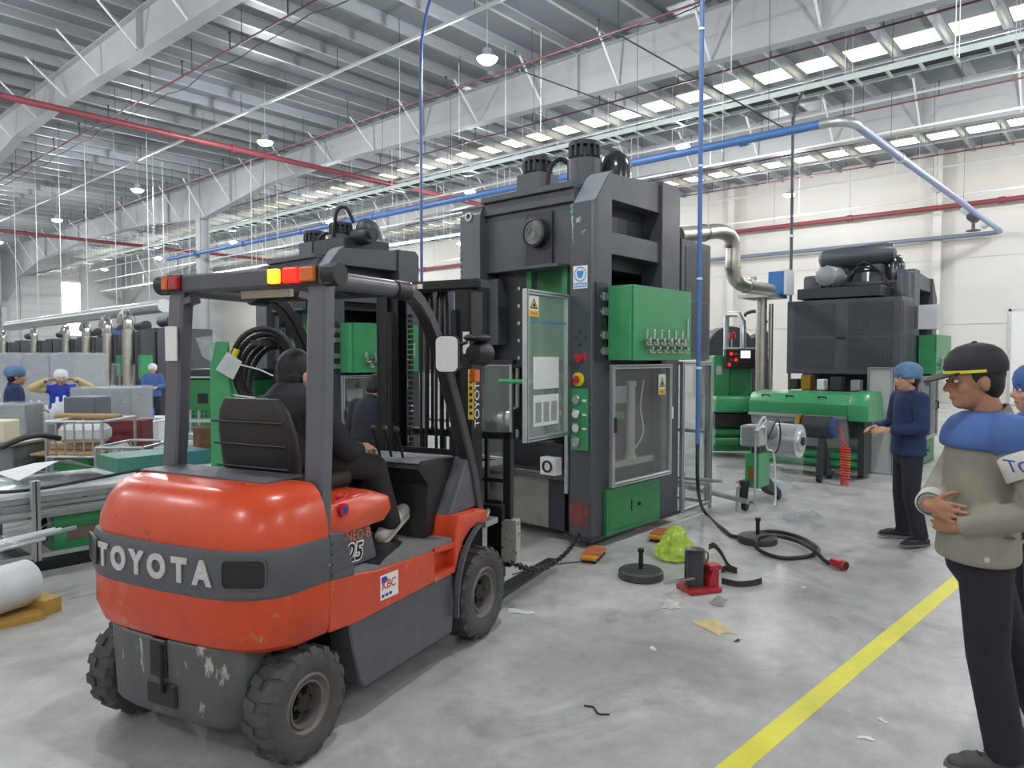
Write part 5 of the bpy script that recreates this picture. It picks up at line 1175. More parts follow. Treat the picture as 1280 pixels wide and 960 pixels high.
# wrapped cartons
def wrapped(px, depth, w, d, h, label, base=0., m=None, split=0):
    b = atD(px, 600, depth); t = thing('wrapped_cartons', label, 'carton', (b.x, b.y, base), YAW-PI/2+.04)
    if split:
        for k in range(split): MB().box(-w/2+k*w/split+.01, -w/2+(k+1)*w/split-.01, 0, d, 0, h).build('carton', m or M_carton, t, bev=.012)
    else: MB().box(-w/2, w/2, 0, d, 0, h).build('carton', m or M_carton, t, bev=.012)
    MB().box(-w/2-.015, w/2+.015, -.015, d+.015, 0.02, h+.02).build('film_wrap', M_film, t, bev=.02)
    return t
wrapped(48, 12.8, 1.4, 1., 1.76, 'tall pale grey stack of cartons wrapped in film', split=3)
wrapped(128, 10.6, .86, .7, 1.24, 'low grey carton pile wrapped in film beside the bottles')
wrapped(12, 8.75, .42, .36, 1.12, 'grey film-wrapped carton in front of the worker with the hairnet', m=M_cartd)
prop('grey_carton', 112, 9.75, .0, (.42, .4, 1.17), 'darker grey upright carton before the low carton pile', 'carton', M_cartd)
prop('packing_table', 60, 10.25, .0, (.62, .6, .78), 'low packing table carrying white bottles', 'table', M_carton)
for i, (px, h) in enumerate(((41, .3), (51, .3), (60, .24), (69, .26), (78, .28), (74, .34), (83, .36))):
    b = atD(px, 600, 10.05 if i < 5 else 10.3); t = tag(MB().lathe([(.04, 0), (.045, .01), (.045, h*.7), (.02, h*.85), (.02, h), (.015, h+.01)], n=14).build('bottle', mat('bottle_white', '#e6eaec', .3), None), 'white plastic bottle standing on the low packing table', 'bottle', 'white bottles on the packing table'); t.location = (b.x, b.y, .78)
prop('white_counter', 182, 12.5, .0, (.75, .6, .66), 'white counter with blue boxes near the distant machines', 'counter', M_wpl)
for i, px in enumerate((171, 188)): prop('blue_box', px, 12.3, .66, (.12 if i else .2, .15, .1+.06*i), ['long flat blue box on the white counter', 'small upright blue box on the white counter'][i], 'box', mat('box_blue', '#2a62c0', .5))
# ---- distant machine row
def far_machine(px, depth, i):
    b = atD(px, 600, depth); t = thing('press', 'dark press in the distant row with silver duct on top', 'press', (b.x, b.y, 0), -.1, 'distant machine row')
    MB().box(0, 1.5, 0, 1.6, .0, .9).build('bed', M_sld, t); MB().box(0, 1.5, 0, .25, .9, 2.5).build('side_frame', M_sl, t); MB().box(0, 1.5, 1.35, 1.6, .9, 2.5).build('side_frame', M_sl, t)
    MB().box(0, 1.5, .25, 1.35, 1.7, 2.5).build('crown', M_sl, t); MB().box(-.4, -.02, .1, 1.5, 1.5, 2.4).build('rear_housing', M_sl, t)
    MB().lathe([(.01, 0), (.16, .03), (.16, .9), (.01, .93)], (.5, .3, 2.72), (0, 1, 0), n=16).build('air_tank', M_sld, t)
    MB().cyl((-.6, .5, 0), (-.6, .5, 2.45), .16, n=16).build('silver_riser', M_ssd, t)
    MB().tube(spline([(-.6, .5, 2.4), (-.6, .5, 2.75), (-.55, .8, 2.9), (-.5, 1.3, 2.9), (-.5, 1.6, 2.7)], 4), .12, 10).build('duct_elbow', M_ss, t)
    MB().box(-.5, -.2, -.25, 0, 1.1, 1.75).build('control_box', M_gn, t); alu_frame(t, (-.75, .9, 0), (0, .7, 0), (0, 0, 1), .7, 1.5, M_acr, name='guard_frame')
    MB().box(-.55, -.2, .55, .85, 2.4, 2.55).build('blue_cap', M_blue, t) if i == 1 else None
for i, (px, dp) in enumerate(((200, 20), (170, 23), (140, 26), (112, 29), (70, 32), (30, 35))): far_machine(px, dp, i)
# main duct over the row
a = atD(10, 408, 30); b = atD(205, 382, 22)
t = thing('overhead_duct', 'pale overhead duct crossing above the distant machine row', 'duct')
MB().cyl(a, b, .2, n=16).build('duct_run', M_galv, t)
for k in range(6): q = a.lerp(b, .08+k*.17); MB().cyl(q, (q.x, q.y, zp+.02), .01, n=5).build('hanger_rod', M_rod, t)
# ================================================================ PEOPLE
M_skin = mat('skin', '#bd9077', .55, var=.06, scale=20.)
M_skin2 = mat('skin_warm', '#ab7d62', .55, var=.06, scale=20.)
M_hair = mat('hair_black', '#171513', .6, bump=.3, bscale=80.)
M_eyew = mat('eye_white', '#e8e4de', .3); M_eyeb = mat('eye_dark', '#1a120d', .2); M_lip = mat('lips', '#9a5a4c', .5)
M_navy = mat('cloth_navy', '#20242f', .85, var=.12, scale=12., bump=.8, bscale=9.)
M_jean = mat('cloth_dark_navy', '#1c202b', .85, var=.12, scale=10., bump=.9, bscale=5.)
M_beige = mat('cloth_beige', '#8f8b7f', .85, var=.07, scale=10., bump=1., bscale=5.)
M_cblue = mat('cloth_blue', '#46649e', .8, var=.08, scale=10., bump=.3, bscale=10.)
M_cuff = mat('cloth_pale', '#c9c8be', .85, var=.05, bump=.3, bscale=14.)
M_capb = mat('cap_black', '#23242a', .7, var=.1, scale=14.)
M_net = mat('hairnet_blue', '#5d7fa6', .7, var=.2, scale=40., bump=.3, bscale=60.)
M_netw = mat('hairnet_white', '#d9dde0', .7, var=.1, scale=40.)
M_shoe = mat('shoe_grey', '#4c4b48', .7, var=.12, scale=18.); M_sole = mat('shoe_sole', '#6a6761', .7); M_shoeb = mat('shoe_black', '#1b1b1d', .5, var=.1)
M_shoew = mat('shoe_white', '#b9b4ac', .65, var=.1, scale=18., wear='#7c766d', wamt=.6, wscale=20.)
def capsule(m, p, q, r1, r2, flat=None, n=14):
    """tapered capsule; flat=(axis vector, factor) squashes the cross-section along that axis"""
    p = Vector(p); q = Vector(q); d = q-p; l = d.length
    if l < 1e-5: d = Vector((0, 0, 1)); l = 1e-4
    d = d.normalized(); a = Vector(flat[0]) if flat else (Vector((0, 0, 1)) if abs(d.z) < .9 else Vector((1, 0, 0)))
    a = (a-d*a.dot(d)).normalized(); b = d.cross(a); fa = flat[1] if flat else 1.
    prof = [(r1*math.sin(R(t)), -r1*math.cos(R(t))) for t in (8, 30, 60)]+[(r1, 0), (r2, l)]+[(r2*math.sin(R(t)), l+r2*math.cos(R(t))) for t in (60, 30, 8)]
    rings = [[p+d*h+(a*math.cos(2*PI*k/n)*fa+b*math.sin(2*PI*k/n))*r for k in range(n)] for r, h in prof]
    m.loft(rings)
def blob(name, m, mt, parent, vox=.012, sm=4):
    me = bpy.data.meshes.new(name); me.from_pydata(m.v, [], m.f)
    bm = bmesh.new(); bm.from_mesh(me); bmesh.ops.recalc_face_normals(bm, faces=bm.faces); bm.to_mesh(me); bm.free()
    o = bpy.data.objects.new(name, me); COL.objects.link(o)
    rm = o.modifiers.new('r', 'REMESH'); rm.mode = 'VOXEL'; rm.voxel_size = vox; rm.use_smooth_shade = True
    if sm: s = o.modifiers.new('s', 'SMOOTH'); s.factor = .5; s.iterations = sm
    dg = bpy.context.evaluated_depsgraph_get(); me2 = bpy.data.meshes.new_from_object(o.evaluated_get(dg))
    o.modifiers.clear(); o.data = me2; bpy.data.meshes.remove(me); me2.name = name
    me2.polygons.foreach_set('use_smooth', [True]*len(me2.polygons))
    me2.materials.clear(); me2.materials.append(mt); o.parent = parent; return o
def hand(m, w, d, n, side, curl=25, sc=1.):
    """w wrist, d finger direction, n palm normal (the way fingers curl), side=+1 if the thumb is on d x n side"""
    w = Vector(w); d = Vector(d).normalized(); n = (Vector(n)-d*Vector(n).dot(d)).normalized(); s = d.cross(n)*side
    capsule(m, w, w+d*.03*sc, .024*sc, .028*sc, (n, .7)); capsule(m, w+d*.035*sc+s*.012*sc, w+d*.082*sc+s*.014*sc, .028*sc, .026*sc, (n, .5)); capsule(m, w+d*.035*sc-s*.012*sc, w+d*.08*sc-s*.016*sc, .026*sc, .024*sc, (n, .5))
    for k, (o, l) in enumerate(((.036, .07), (.0125, .078), (-.0115, .073), (-.0345, .058))):
        p = w+d*(.088-.004*abs(k-1))*sc+s*o*sc; a = R(curl*.5); dd = d*math.cos(a)+n*math.sin(a)+s*(o*.9)
        for j, f in enumerate((.45, .3, .25)):
            q = p+dd.normalized()*l*f*sc; capsule(m, p, q, (.0088-j*.0006)*sc, (.0082-j*.0008)*sc, n=10); p = q
            a += R(curl); dd = d*math.cos(a)+n*math.sin(a)
    p = w+d*.03*sc+s*.03*sc; dd = (d*.7+s*.75+n*.25).normalized()
    for j, l in enumerate((.038, .03, .024)):
        q = p+dd*l*sc; capsule(m, p, q, (.013-j*.0015)*sc, (.0115-j*.0015)*sc, n=10); p = q; dd = (dd+d*.35+n*.15).normalized()
def person(name, label, loc, rz, J, top=M_navy, legs=M_jean, shoe=M_shoeb, skin=M_skin, hat=None, hair=True, vox=.01, group=None, sole=None, build=1., sleeve_end=.95):
    """J joints in local metres: x forward, y left, z up. keys: hip chest neck head look; sh el wr hd pn (L,R); hj kn an toe (L,R)"""
    t = thing(name, label, 'person', loc, rz, group); V = Vector; b = build
    J = {k: ([V(q) for q in v] if isinstance(v, (list,)) else V(v)) for k, v in J.items()}
    hd = J['head']; f = J['look'].normalized(); up = J.get('headup', V((0, 0, 1))); up = (up-f*up.dot(f)).normalized(); lf = up.cross(f)
    HM = Matrix((f, lf, up)).transposed().to_4x4(); HM.translation = hd
    H = lambda x, y, z: HM@V((x, y, z))
    rot = HM.to_3x3()
    # --- skin body, one continuous surface
    m = MB()
    m.ell(H(-.008, 0, .03), (.098, .078, .1), 18, 12, rot); m.ell(H(.02, 0, -.045), (.075, .06, .075), 16, 10, rot); m.ell(H(.055, 0, -.085), (.034, .032, .028), 12, 8, rot)
    m.ell(H(.072, 0, .028), (.026, .052, .018), 12, 8, rot); m.ell(H(.055, .04, -.025), (.03, .022, .028), 10, 8, rot); m.ell(H(.055, -.04, -.025), (.03, .022, .028), 10, 8, rot)
    capsule(m, H(.088, 0, .01), H(.108, 0, -.026), .009, .014); m.ell(H(.097, .012, -.03), (.012, .009, .008), 8, 6, rot); m.ell(H(.097, -.012, -.03), (.012, .009, .008), 8, 6, rot)
    m.ell(H(.083, 0, -.058), (.014, .026, .008), 10, 6, rot); m.ell(H(.08, 0, -.069), (.014, .023, .008), 10, 6, rot)
    for s in (-1, 1): m.ell(H(-.01, s*.08, -.01), (.02, .01, .033), 10, 8, rot)
    capsule(m, H(-.02, 0, -.05), J['neck']-V((0, 0, .03)), .054, .062)
    capsule(m, J['chest'], J['hip'], .1*b, .1*b, ((1, 0, 0), .7)); capsule(m, J['neck']-V((0, 0, .03)), J['chest'], .07, .1)
    for i in (0, 1):
        capsule(m, J['neck']-V((0, 0, .06)), J['sh'][i], .055, .05); capsule(m, J['sh'][i], J['el'][i], .046*b, .038*b); capsule(m, J['el'][i], J['wr'][i], .038*b, .026)
        hand(m, J['wr'][i], J['hd'][i], J['pn'][i], 1 if i == 1 else -1, J.get('curl', [V((25, 0, 0)), V((25, 0, 0))])[i].x)
        capsule(m, J['hip'], J['hj'][i], .075*b, .07*b); capsule(m, J['hj'][i], J['kn'][i], .065*b, .05); capsule(m, J['kn'][i], J['an'][i], .05, .03)
        td = (J['toe'][i]-J['an'][i]); td.z = 0; td = J['toe'][i]-J['an'][i]
        capsule(m, J['an'][i], J['an'][i]+td*.6-V((0, 0, .02)), .026, .02)
    body = blob('body', m, skin, t, .0055 if vox < .0115 else min(vox, .009), 2)
    for s in (-1, 1):
        e = MB().ell(H(.081, s*.031, .006), (.012, .012, .0075), 12, 8, rot).build('eye', M_eyew, t); MB().ell(H(.0915, s*.031, .006), (.004, .006, .006), 10, 6, rot).build('iris', M_eyeb, e)
        MB().tube([H(.09, s*.013, .03), H(.094, s*.03, .036), H(.084, s*.05, .03)], .0045, 6).build('eyebrow', M_hair, t)
    MB().tube([H(.086, -.024, -.063), H(.0965, 0, -.0625), H(.086, .024, -.063)], .0035, 6).build('mouth', M_lip, t)
    # --- hair
    if hair:
        m = MB(); m.ell(H(-.02, 0, .04), (.1, .086, .104), 18, 12, rot); m.ell(H(-.05, 0, -.01), (.06, .08, .08), 14, 10, rot)
        blob('hair', m, M_hair, t, .01, 2)
    # --- jacket
    m = MB(); ch = J['chest']; hp = J['hip']
    fx = (V((1, 0, 0)), .72)
    capsule(m, ch+V((0, 0, .04)), hp+(ch-hp)*.15, .165*b, .165*b, fx, 20)
    he = hp-V((0, 0, .07 if not J.get('sit') else .05)); tp = hp+(ch-hp)*.45
    m.loft([[c+V((r_*.74*b*math.cos(2*PI*k/24), r_*b*math.sin(2*PI*k/24), 0)) for k in range(24)] for c, r_ in ((he, .182), (he.lerp(tp, .12), .186), (he.lerp(tp, .5), .178), (tp, .168), (tp+(ch-tp)*.3, .12))])
    capsule(m, J['neck']-V((0, 0, .025)), ch+V((0, 0, .02)), .075, .14*b, fx)
    for i in (0, 1):
        capsule(m, J['neck']-V((0, 0, .07)), J['sh'][i], .07, .075*b); capsule(m, J['sh'][i], J['el'][i], .073*b, .058*b); w_ = J['el'][i].lerp(J['wr'][i], sleeve_end); capsule(m, J['el'][i], J['el'][i].lerp(w_, .5), .058*b, .052*b); m.cyl(J['el'][i], w_, .057*b, .044*b, n=16)
        for k in range(3): # sleeve folds
            c = J['el'][i].lerp(w_, .25+.3*k); capsule(m, c, c+(w_-J['el'][i]).normalized()*.01, .057*b-.005*k, .05*b-.004*k)
    blob('jacket', m, top, t, vox, 3)
    cv = MB(); c0 = J['neck']+V((-.01, 0, .0)); cv.lathe([(.062, -.03), (.068, .0), (.07, .025), (.064, .026), (.06, 0)], c0, (H(0, 0, -.05)-J['neck']), n=20, ring=1); cv.build('collar', top, t, ang=60)
    # --- trousers
    m = MB()
    capsule(m, hp+V((0, 0, .06)), hp-V((0, 0, .04)), .15*b, .155*b, fx, 20)
    for i in (0, 1):
        capsule(m, J['hj'][i]+(hp-J['hj'][i])*.3, J['kn'][i], .098*b, .073*b); e_ = J['kn'][i].lerp(J['an'][i], 1.02); m.cyl(J['kn'][i], e_, .073*b, .067*b, n=18); capsule(m, J['kn'][i], J['kn'][i]+V((0, 0, .001)), .074*b, .074*b)
        for k, r_ in ((.45, .073), (.75, .07), (.9, .069)): c = J['kn'][i].lerp(J['an'][i], k); capsule(m, c, c+(J['an'][i]-J['kn'][i]).normalized()*.012, r_*b, (r_-.004)*b)
    blob('trousers', m, legs, t, vox, 3)
    # --- shoes
    for i in (0, 1):
        a = J['an'][i]; to = J['toe'][i]; d = (to-a); n_ = V((0, 0, 1)); dn = d.normalized(); n_ = (n_-dn*n_.dot(dn)); 
        drop = J.get('sole', V((.075, 0, 0))).x
        base = a-V((0, 0, drop)) if abs(dn.z) < .5 or True else a
        fl = V((to.x-a.x, to.y-a.y, to.z-a.z+drop)); fd = fl.normalized(); un = (V((0, 0, 1))-fd*fd.z).normalized()
        m = MB(); h0 = base-fd*.055+un*.04
        capsule(m, h0, base+fd*(fl.length*.62)+un*.038, .042, .044, (un, .9)); capsule(m, base+fd*(fl.length*.5)+un*.034, base+fd*(fl.length-.035)+un*.03, .044, .036, (un, .75)); capsule(m, base+un*.05, a+V((0, 0, .02)), .046, .044)
        sh = blob('shoe', m, shoe, t, .008, 2)
        sd = fd.cross(un); ln = fl.length; prof = [(-.095, .0), (-.08, .036), (-.02, .04), (ln*.5, .043), (ln*.8, .047), (ln-.01, .035), (ln+.012, .0)]
        outl = [(x, y) for x, y in prof]+[(x, -y) for x, y in reversed(prof[1:-1])]
        k = MB().add([base+fd*x+sd*y+un*z for z in (0.004, .022) for x, y in outl], [tuple(range(len(outl))), tuple(range(len(outl), 2*len(outl)))]+[(j, (j+1) % len(outl), len(outl)+(j+1) % len(outl), len(outl)+j) for j in range(len(outl))]); k.build('sole', sole or M_sole, sh)
        for q in range(3): MB().tube([base+fd*(.05+q*.028)+un*(.086-q*.006)+sd*.02, base+fd*(.05+q*.028)+un*(.091-q*.006), base+fd*(.05+q*.028)+un*(.086-q*.006)-sd*.02], .004, 5).build('lace', M_blk, sh)
    # --- hats
    if hat == 'cap':
        m = MB(); rings = []
        for z, r_ in ((-.0, 1.), (.03, 1.02), (.06, .97), (.09, .82), (.11, .58), (.122, .25), (.124, .05)):
            rings.append([H(-.01+.118*r_*math.cos(2*PI*k/28), .094*r_*math.sin(2*PI*k/28), .035+z) for k in range(28)])
        cp = m.loft(rings).build('cap', M_capb, t, ang=60)
        pk = MB(); top_ = []; 
        for z in (0, .006):
            top_.append([H(.085+.105*math.cos(R(a))*(1 if abs(a) < 85 else .0), .088*math.sin(R(a)), .036-.028*math.cos(R(a))+z) for a in range(-90, 91, 12)])
        pk.loft(top_); pk.build('cap_peak', M_capb, cp)
        st = MB().ribbon([H(-.01+.1215*math.cos(R(a)), .0965*math.sin(R(a)), .043) for a in range(-90, 91, 10)], .012, .003, up); st.build('cap_stripe', mat('stripe_yellow', '#d8dc3c', .5), cp)
        MB().ell(H(-.01, 0, .16), (.012, .012, .006), 10, 6, rot).build('cap_button', M_capb, cp)
    elif hat:
        m = MB(); rings = []
        for z, r_ in ((-.03, .97), (-.01, 1.05), (.03, 1.1), (.07, 1.02), (.1, .78), (.12, .4), (.125, .05)):
            rings.append([H(-.015+.11*r_*(1+.03*math.sin(9*k))*math.cos(2*PI*k/28), .092*r_*(1+.03*math.sin(7*k))*math.sin(2*PI*k/28), .03+z) for k in range(28)])
        m.loft(rings).build('hairnet', hat, t, ang=80)
    return t
def stand(h=1.7, lean=0., arm='down', spread=.1, bend=0., look=(1, 0, 0)):
    s = h/1.7
    J = dict(hip=(0, 0, .92*s-bend), chest=(lean*.6, 0, 1.27*s-bend), neck=(lean*1.0, 0, 1.45*s-bend), head=(lean*1.25+.03, 0, 1.575*s-bend), look=look,
             sh=[(lean*.9, .18*s, 1.385*s-bend), (lean*.9, -.18*s, 1.385*s-bend)], hj=[(0, .09*s, .88*s-bend), (0, -.09*s, .88*s-bend)],
             kn=[(.02+bend*.8, spread, .48*s-bend*.4), (.02+bend*.8, -spread, .48*s-bend*.4)], an=[(-.02, spread+.01, .085), (-.02, -spread-.01, .085)],
             toe=[(.18, spread+.04, .02), (.18, -spread-.04, .02)])
    if arm == 'down':
        J.update(el=[(lean*.5-.02, .25*s, 1.1*s-bend), (lean*.5-.02, -.25*s, 1.1*s-bend)], wr=[(lean*.5+.06, .27*s, .86*s-bend), (lean*.5+.06, -.27*s, .86*s-bend)], hd=[(.15, 0, -1), (.15, 0, -1)], pn=[(0, -1, 0), (0, 1, 0)])
    elif arm == 'front':
        J.update(el=[(lean*.5+.02, .25*s, 1.12*s-bend), (lean*.5+.02, -.25*s, 1.12*s-bend)], wr=[(lean+.25, .12*s, 1.1*s-bend), (lean+.25, -.12*s, 1.1*s-bend)], hd=[(1, -.4, -.1), (1, .4, -.1)], pn=[(0, -.6, -1), (0, .6, -1)])
    elif arm == 'up':
        J.update(el=[(lean+.1, .45*s, 1.42*s-bend), (lean+.1, -.45*s, 1.42*s-bend)], wr=[(lean+.22, .2*s, 1.57*s-bend), (lean+.22, -.2*s, 1.57*s-bend)], hd=[(.3, -1, .1), (.3, 1, .1)], pn=[(.2, 0, -1), (.2, 0, -1)])
    return J
def heading(px, sl, toward): # yaw that looks to screen-left (sl) mixed with toward-camera
    d = -_r*sl-_f*toward; return math.atan2(d.y, d.x)
# --- man in beige jacket and cap at the right
p = atZ(1240, 951); J = stand(1.72)
J.update(hip=(.075, 0, .93), chest=(.07, 0, 1.26), neck=(.03, 0, 1.45), head=(.1, 0, 1.60), look=(1, .08, -.08), headup=(0, 0, 1),
         sh=[(.02, .2, 1.385), (.02, -.2, 1.385)], el=[(-.07, .29, 1.12), (.13, -.27, 1.13)], wr=[(.19, .13, 1.01), (.275, .06, 1.08)],
         hd=[(.5, -.85, .05), (-.62, .78, -.1)], pn=[(-.8, -.5, 0), (-.7, -.7, 0)], curl=[(18, 0, 0), (10, 0, 0)],
         hj=[(.06, .09, .89), (.06, -.09, .89)], kn=[(.06, .1, .5), (-.08, -.1, .5)], an=[(-.01, .12, .085), (-.27, -.12, .085)], toe=[(.21, .14, .02), (-.05, -.16, .02)])
P1 = person('person', 'person in beige work jacket and black cap with yellow stripe, hand on belly', (p.x, p.y, 0), heading(0, 1, -.28), J, M_beige, M_jean, M_shoe, M_skin2, 'cap', True, .011, build=1.1)
m = MB()
for s in (-1, 1): capsule(m, (.02, 0, 1.4), (.02, s*.2, 1.385), .085, .092); capsule(m, (.02, s*.2, 1.385), (.01, s*.21, 1.37), .092, .09)
m.loft([[Vector((.065+r_*.76*math.cos(2*PI*k/24), r_*math.sin(2*PI*k/24), z)) for k in range(24)] for z, r_ in ((1.325, .2), (1.36, .203), (1.4, .19), (1.445, .155), (1.475, .09))]); blob('shoulder_yoke', m, M_cblue, P1, .012, 3)
k = MB(); ax = Vector((-.06, .29, 1.13))-Vector((.02, .2, 1.385)); c = Vector((.02, .2, 1.385))+ax*.4
k.lathe([(.08, -.05), (.086, -.045), (.086, .045), (.08, .05)], c, ax, n=24, ring=1); ab = k.build('armband', M_cuff, P1, ang=60)
lettering('TON', .07, M_blueink, ab, c+Vector((.025, .088, 0)), (-.95, .0, -.1), -ax, depth=.002)
cu_ = Vector((.13, -.27, 1.13)).lerp(Vector((.275, .06, 1.08)), .84); cd_ = (Vector((.275, .06, 1.08))-Vector((.13, -.27, 1.13))).normalized(); MB().lathe([(.05, -.035), (.056, -.03), (.057, .03), (.05, .035)], cu_, cd_, n=20, ring=1).build('shirt_cuff', M_cuff, P1, ang=60)
MB().tube([(-.0, .178, .985), (.06, .186, .99), (.12, .17, 1.0)], .006, 5).build('pocket_seam', M_sole, P1)
for z in (.9, ): MB().cyl((.1, .192, z), (.1, .2, z), .011, n=10).build('jacket_button', M_cuff, P1)
for i in range(4): MB().box(.06+i*.022, .072+i*.022, .158, .162, .045, .06).build('shoe_flash', M_redink, P1)
# --- person in navy with blue hairnet
p = atZ(1133, 678); J = stand(1.62, arm='front')
J.update(kn=[(.04, .12, .47), (.0, -.1, .46)], an=[(-.03, .16, .085), (-.06, -.14, .085)], toe=[(.18, .22, .02), (.15, -.2, .02)])
person('person', 'person in navy work clothes and blue hairnet standing on the open floor', (p.x, p.y, 0), heading(0, 1, .05), J, mat('cloth_navy_blue', '#26345a', .85, var=.1, bump=.3, bscale=9.), M_jean, M_shoeb, M_skin, M_net, True, .012)
# --- person behind the man in beige, blue cap
p = atZ(1293, 840); J = stand(1.64, arm='down')
person('person', 'person in blue jacket and blue cap standing just behind the beige jacket', (p.x, p.y, 0), heading(0, 1, -.3), J, M_cblue, M_jean, M_shoeb, M_skin, M_cblue, True, .013)
# --- forklift driver
FM = Matrix.Translation((1.5333, 3.1588, 0))@Matrix.Rotation(R(15), 4, 'Z')
seat = FM@Vector((.44, 0, 1.04))
J = dict(sit=(1, 0, 0), hip=(.04, 0, .16), chest=(.05, 0, .34), neck=(.07, 0, .45), head=(.115, 0, .56), look=(1, -.15, -.12), headup=(.1, 0, 1),
         sh=[(.06, .18, .39), (.06, -.18, .39)], el=[(.16, .26, .2), (.18, -.27, .18)], wr=[(.3, .2, .2), (.38, -.18, .16)], hd=[(1, -.2, .2), (1, .0, .1)], pn=[(.1, -.5, -1), (.1, .3, -1)], curl=[(45, 0, 0), (45, 0, 0)],
         hj=[(.1, .1, .14), (.1, -.12, .14)], kn=[(.42, .16, .12), (.43, -.24, .06)], an=[(.5, .18, -.26), (.53, -.27, -.27)], toe=[(.74, .19, -.28), (.76, -.28, -.2)], sole=(.06, 0, 0))
person('person', 'person in dark clothes and pale shoes sitting in the forklift driver seat', seat, R(15), J, mat('cloth_black', '#26252b', .85, var=.1, bump=.3, bscale=9.), mat('cloth_charcoal', '#2a2a2c', .85, var=.1, bump=.3, bscale=9.), M_shoew, M_skin, None, True, .011, sole=M_cuff)
# --- person stooping behind the forklift mast
p = atZ(455, 654); J = stand(1.62, lean=.16, arm='front', bend=.12, look=(1, 0, -.35))
person('person', 'person with cropped brown hair stooping beyond the forklift mast', (p.x, p.y, 0), R(20), J, M_navy, M_jean, M_shoeb, M_skin2, None, True, .014)
# --- workers among the wrapped cartons
def far_person(px, depth, h, label, **k):
    t = (px-640)/904.; x = depth*_f+_r*(t*depth); return person('person', label, (x.x, x.y, 0), k.pop('rz', -PI/2), stand(h, **k.pop('pose', {})), vox=.016, **k)
far_person(17, 9.4, 1.56, 'worker in navy with blue hairnet beside the wrapped carton', rz=R(-10), pose=dict(arm='front'), top=mat('cloth_navy_blue', '#26345a', .85), hat=M_net)
w2 = far_person(76, 11.5, 1.46, 'worker in blue vest with yellow sleeves raised, behind white bottles', rz=R(-105), pose=dict(arm='up'), top=mat('vest_blue', '#2a3fb0', .8), hat=M_netw)
s_ = 1.46/1.7
for sd in (-1, 1):
    m = MB(); capsule(m, (.05, sd*.3*s_, 1.4*s_), (.1, sd*.45*s_, 1.42*s_), .078, .062); capsule(m, (.1, sd*.45*s_, 1.42*s_), (.2, sd*.23*s_, 1.555*s_), .062, .05)
    blob('sleeve', m, mat('sleeve_yellow', '#c9b77e', .8), w2, .016, 2)
far_person(191, 17.5, 1.5, 'worker in navy with white hairnet at the distant machine row', rz=R(-120), pose=dict(arm='front'), top=M_cblue, hat=M_netw)
# ================================================================ THINGS ON THE FLOOR
M_cast = mat('cast_iron', '#4a4b49', .5, .4, var=.15, scale=10.)
def foot_disc(px, py, label, r=.17):
    b = atZ(px, py); t = thing('levelling_foot', label, 'machine foot', b)
    MB().lathe([(r, 0), (r+.004, .01), (r, .055), (r-.012, .066), (.03, .07), (.01, .07)], n=36).build('disc', M_cast, t); MB().cyl((0, 0, .07), (0, 0, .2), .018, n=12).build('stud', M_blks, t); MB().cyl((0, 0, .2), (0, 0, .225), .027, n=6).build('stud_head', M_blks, t)
foot_disc(801, 722, 'round steel levelling foot with upright bolt beside the red jack'); foot_disc(947, 678, 'round steel levelling foot with upright bolt under the black cable')
# bottle jack
b = atZ(874, 738); M_jr = mat('jack_red', '#a3222c', .4, var=.12, scale=9., coat=.2)
jk = thing('bottle_jack', 'red hydraulic toe jack with black cylinder and pump handle', 'jack', b, R(-30))
MB().box(-.13, .13, -.1, .11, 0, .035).build('base_plate', M_jr, jk, bev=.006)
MB().cyl((-.02, .03, .035), (-.02, .03, .29), .075, n=28).cyl((-.02, .03, .29), (-.02, .03, .3), .066, n=28).build('cylinder', mat('gloss_black', '#2a2d31', .2, coat=.5), jk)
MB().prism([(.05, .03), (.13, .03), (.13, .16), (.09, .18), (.05, .08)], 'y', -.06, .06).build('toe_body', M_jr, jk, bev=.006); MB().box(.06, .16, -.05, .05, .15, .185).build('toe', M_jr, jk, bev=.005)
MB().tube([(-.06, -.02, .1), (-.3, -.02, .09)], .014, 8).build('pump_handle', M_ss, jk); MB().box(.04, .09, .05, .1, .16, .22).build('release_valve', M_brass, jk); MB().tube(bez([(.07, .07, .22), (.08, .05, .3), (.12, .03, .26), (.1, .06, .18)], 8), .006, 6).build('linkage', mat('copper', '#a0604a', .4, .7), jk)
# strap
b = atZ(905, 705); t = thing('lifting_strap', 'dark webbing strap curling on the floor behind the red jack', 'strap', (0, 0, 0))
P = [atZ(888, 735, .28), atZ(895, 728, .3), atZ(905, 738, .2), atZ(918, 727, .04), atZ(935, 722, .03), atZ(925, 715, .03), atZ(905, 714, .03)]
P = [Vector((p.x, p.y, max(p.z, .028))) for p in [atD(886, 684, 5.75), atD(893, 682, 5.75), atD(902, 692, 5.72), atD(911, 708, 5.68), atD(921, 722, 5.6), atD(908, 718, 5.66), atD(902, 716, 5.62)]]
MB().ribbon(spline(P, 5), .045, .006).build('webbing', mat('webbing', '#3a3833', .85, bump=.2), t)
P2 = [atZ(902, 726, .025), atZ(922, 730, .025), atZ(940, 729, .025), atZ(952, 726, .025)]
MB().ribbon(spline(P2, 5), .045, .006).build('webbing', mat('webbing', '#3a3833', .85, bump=.2), t)
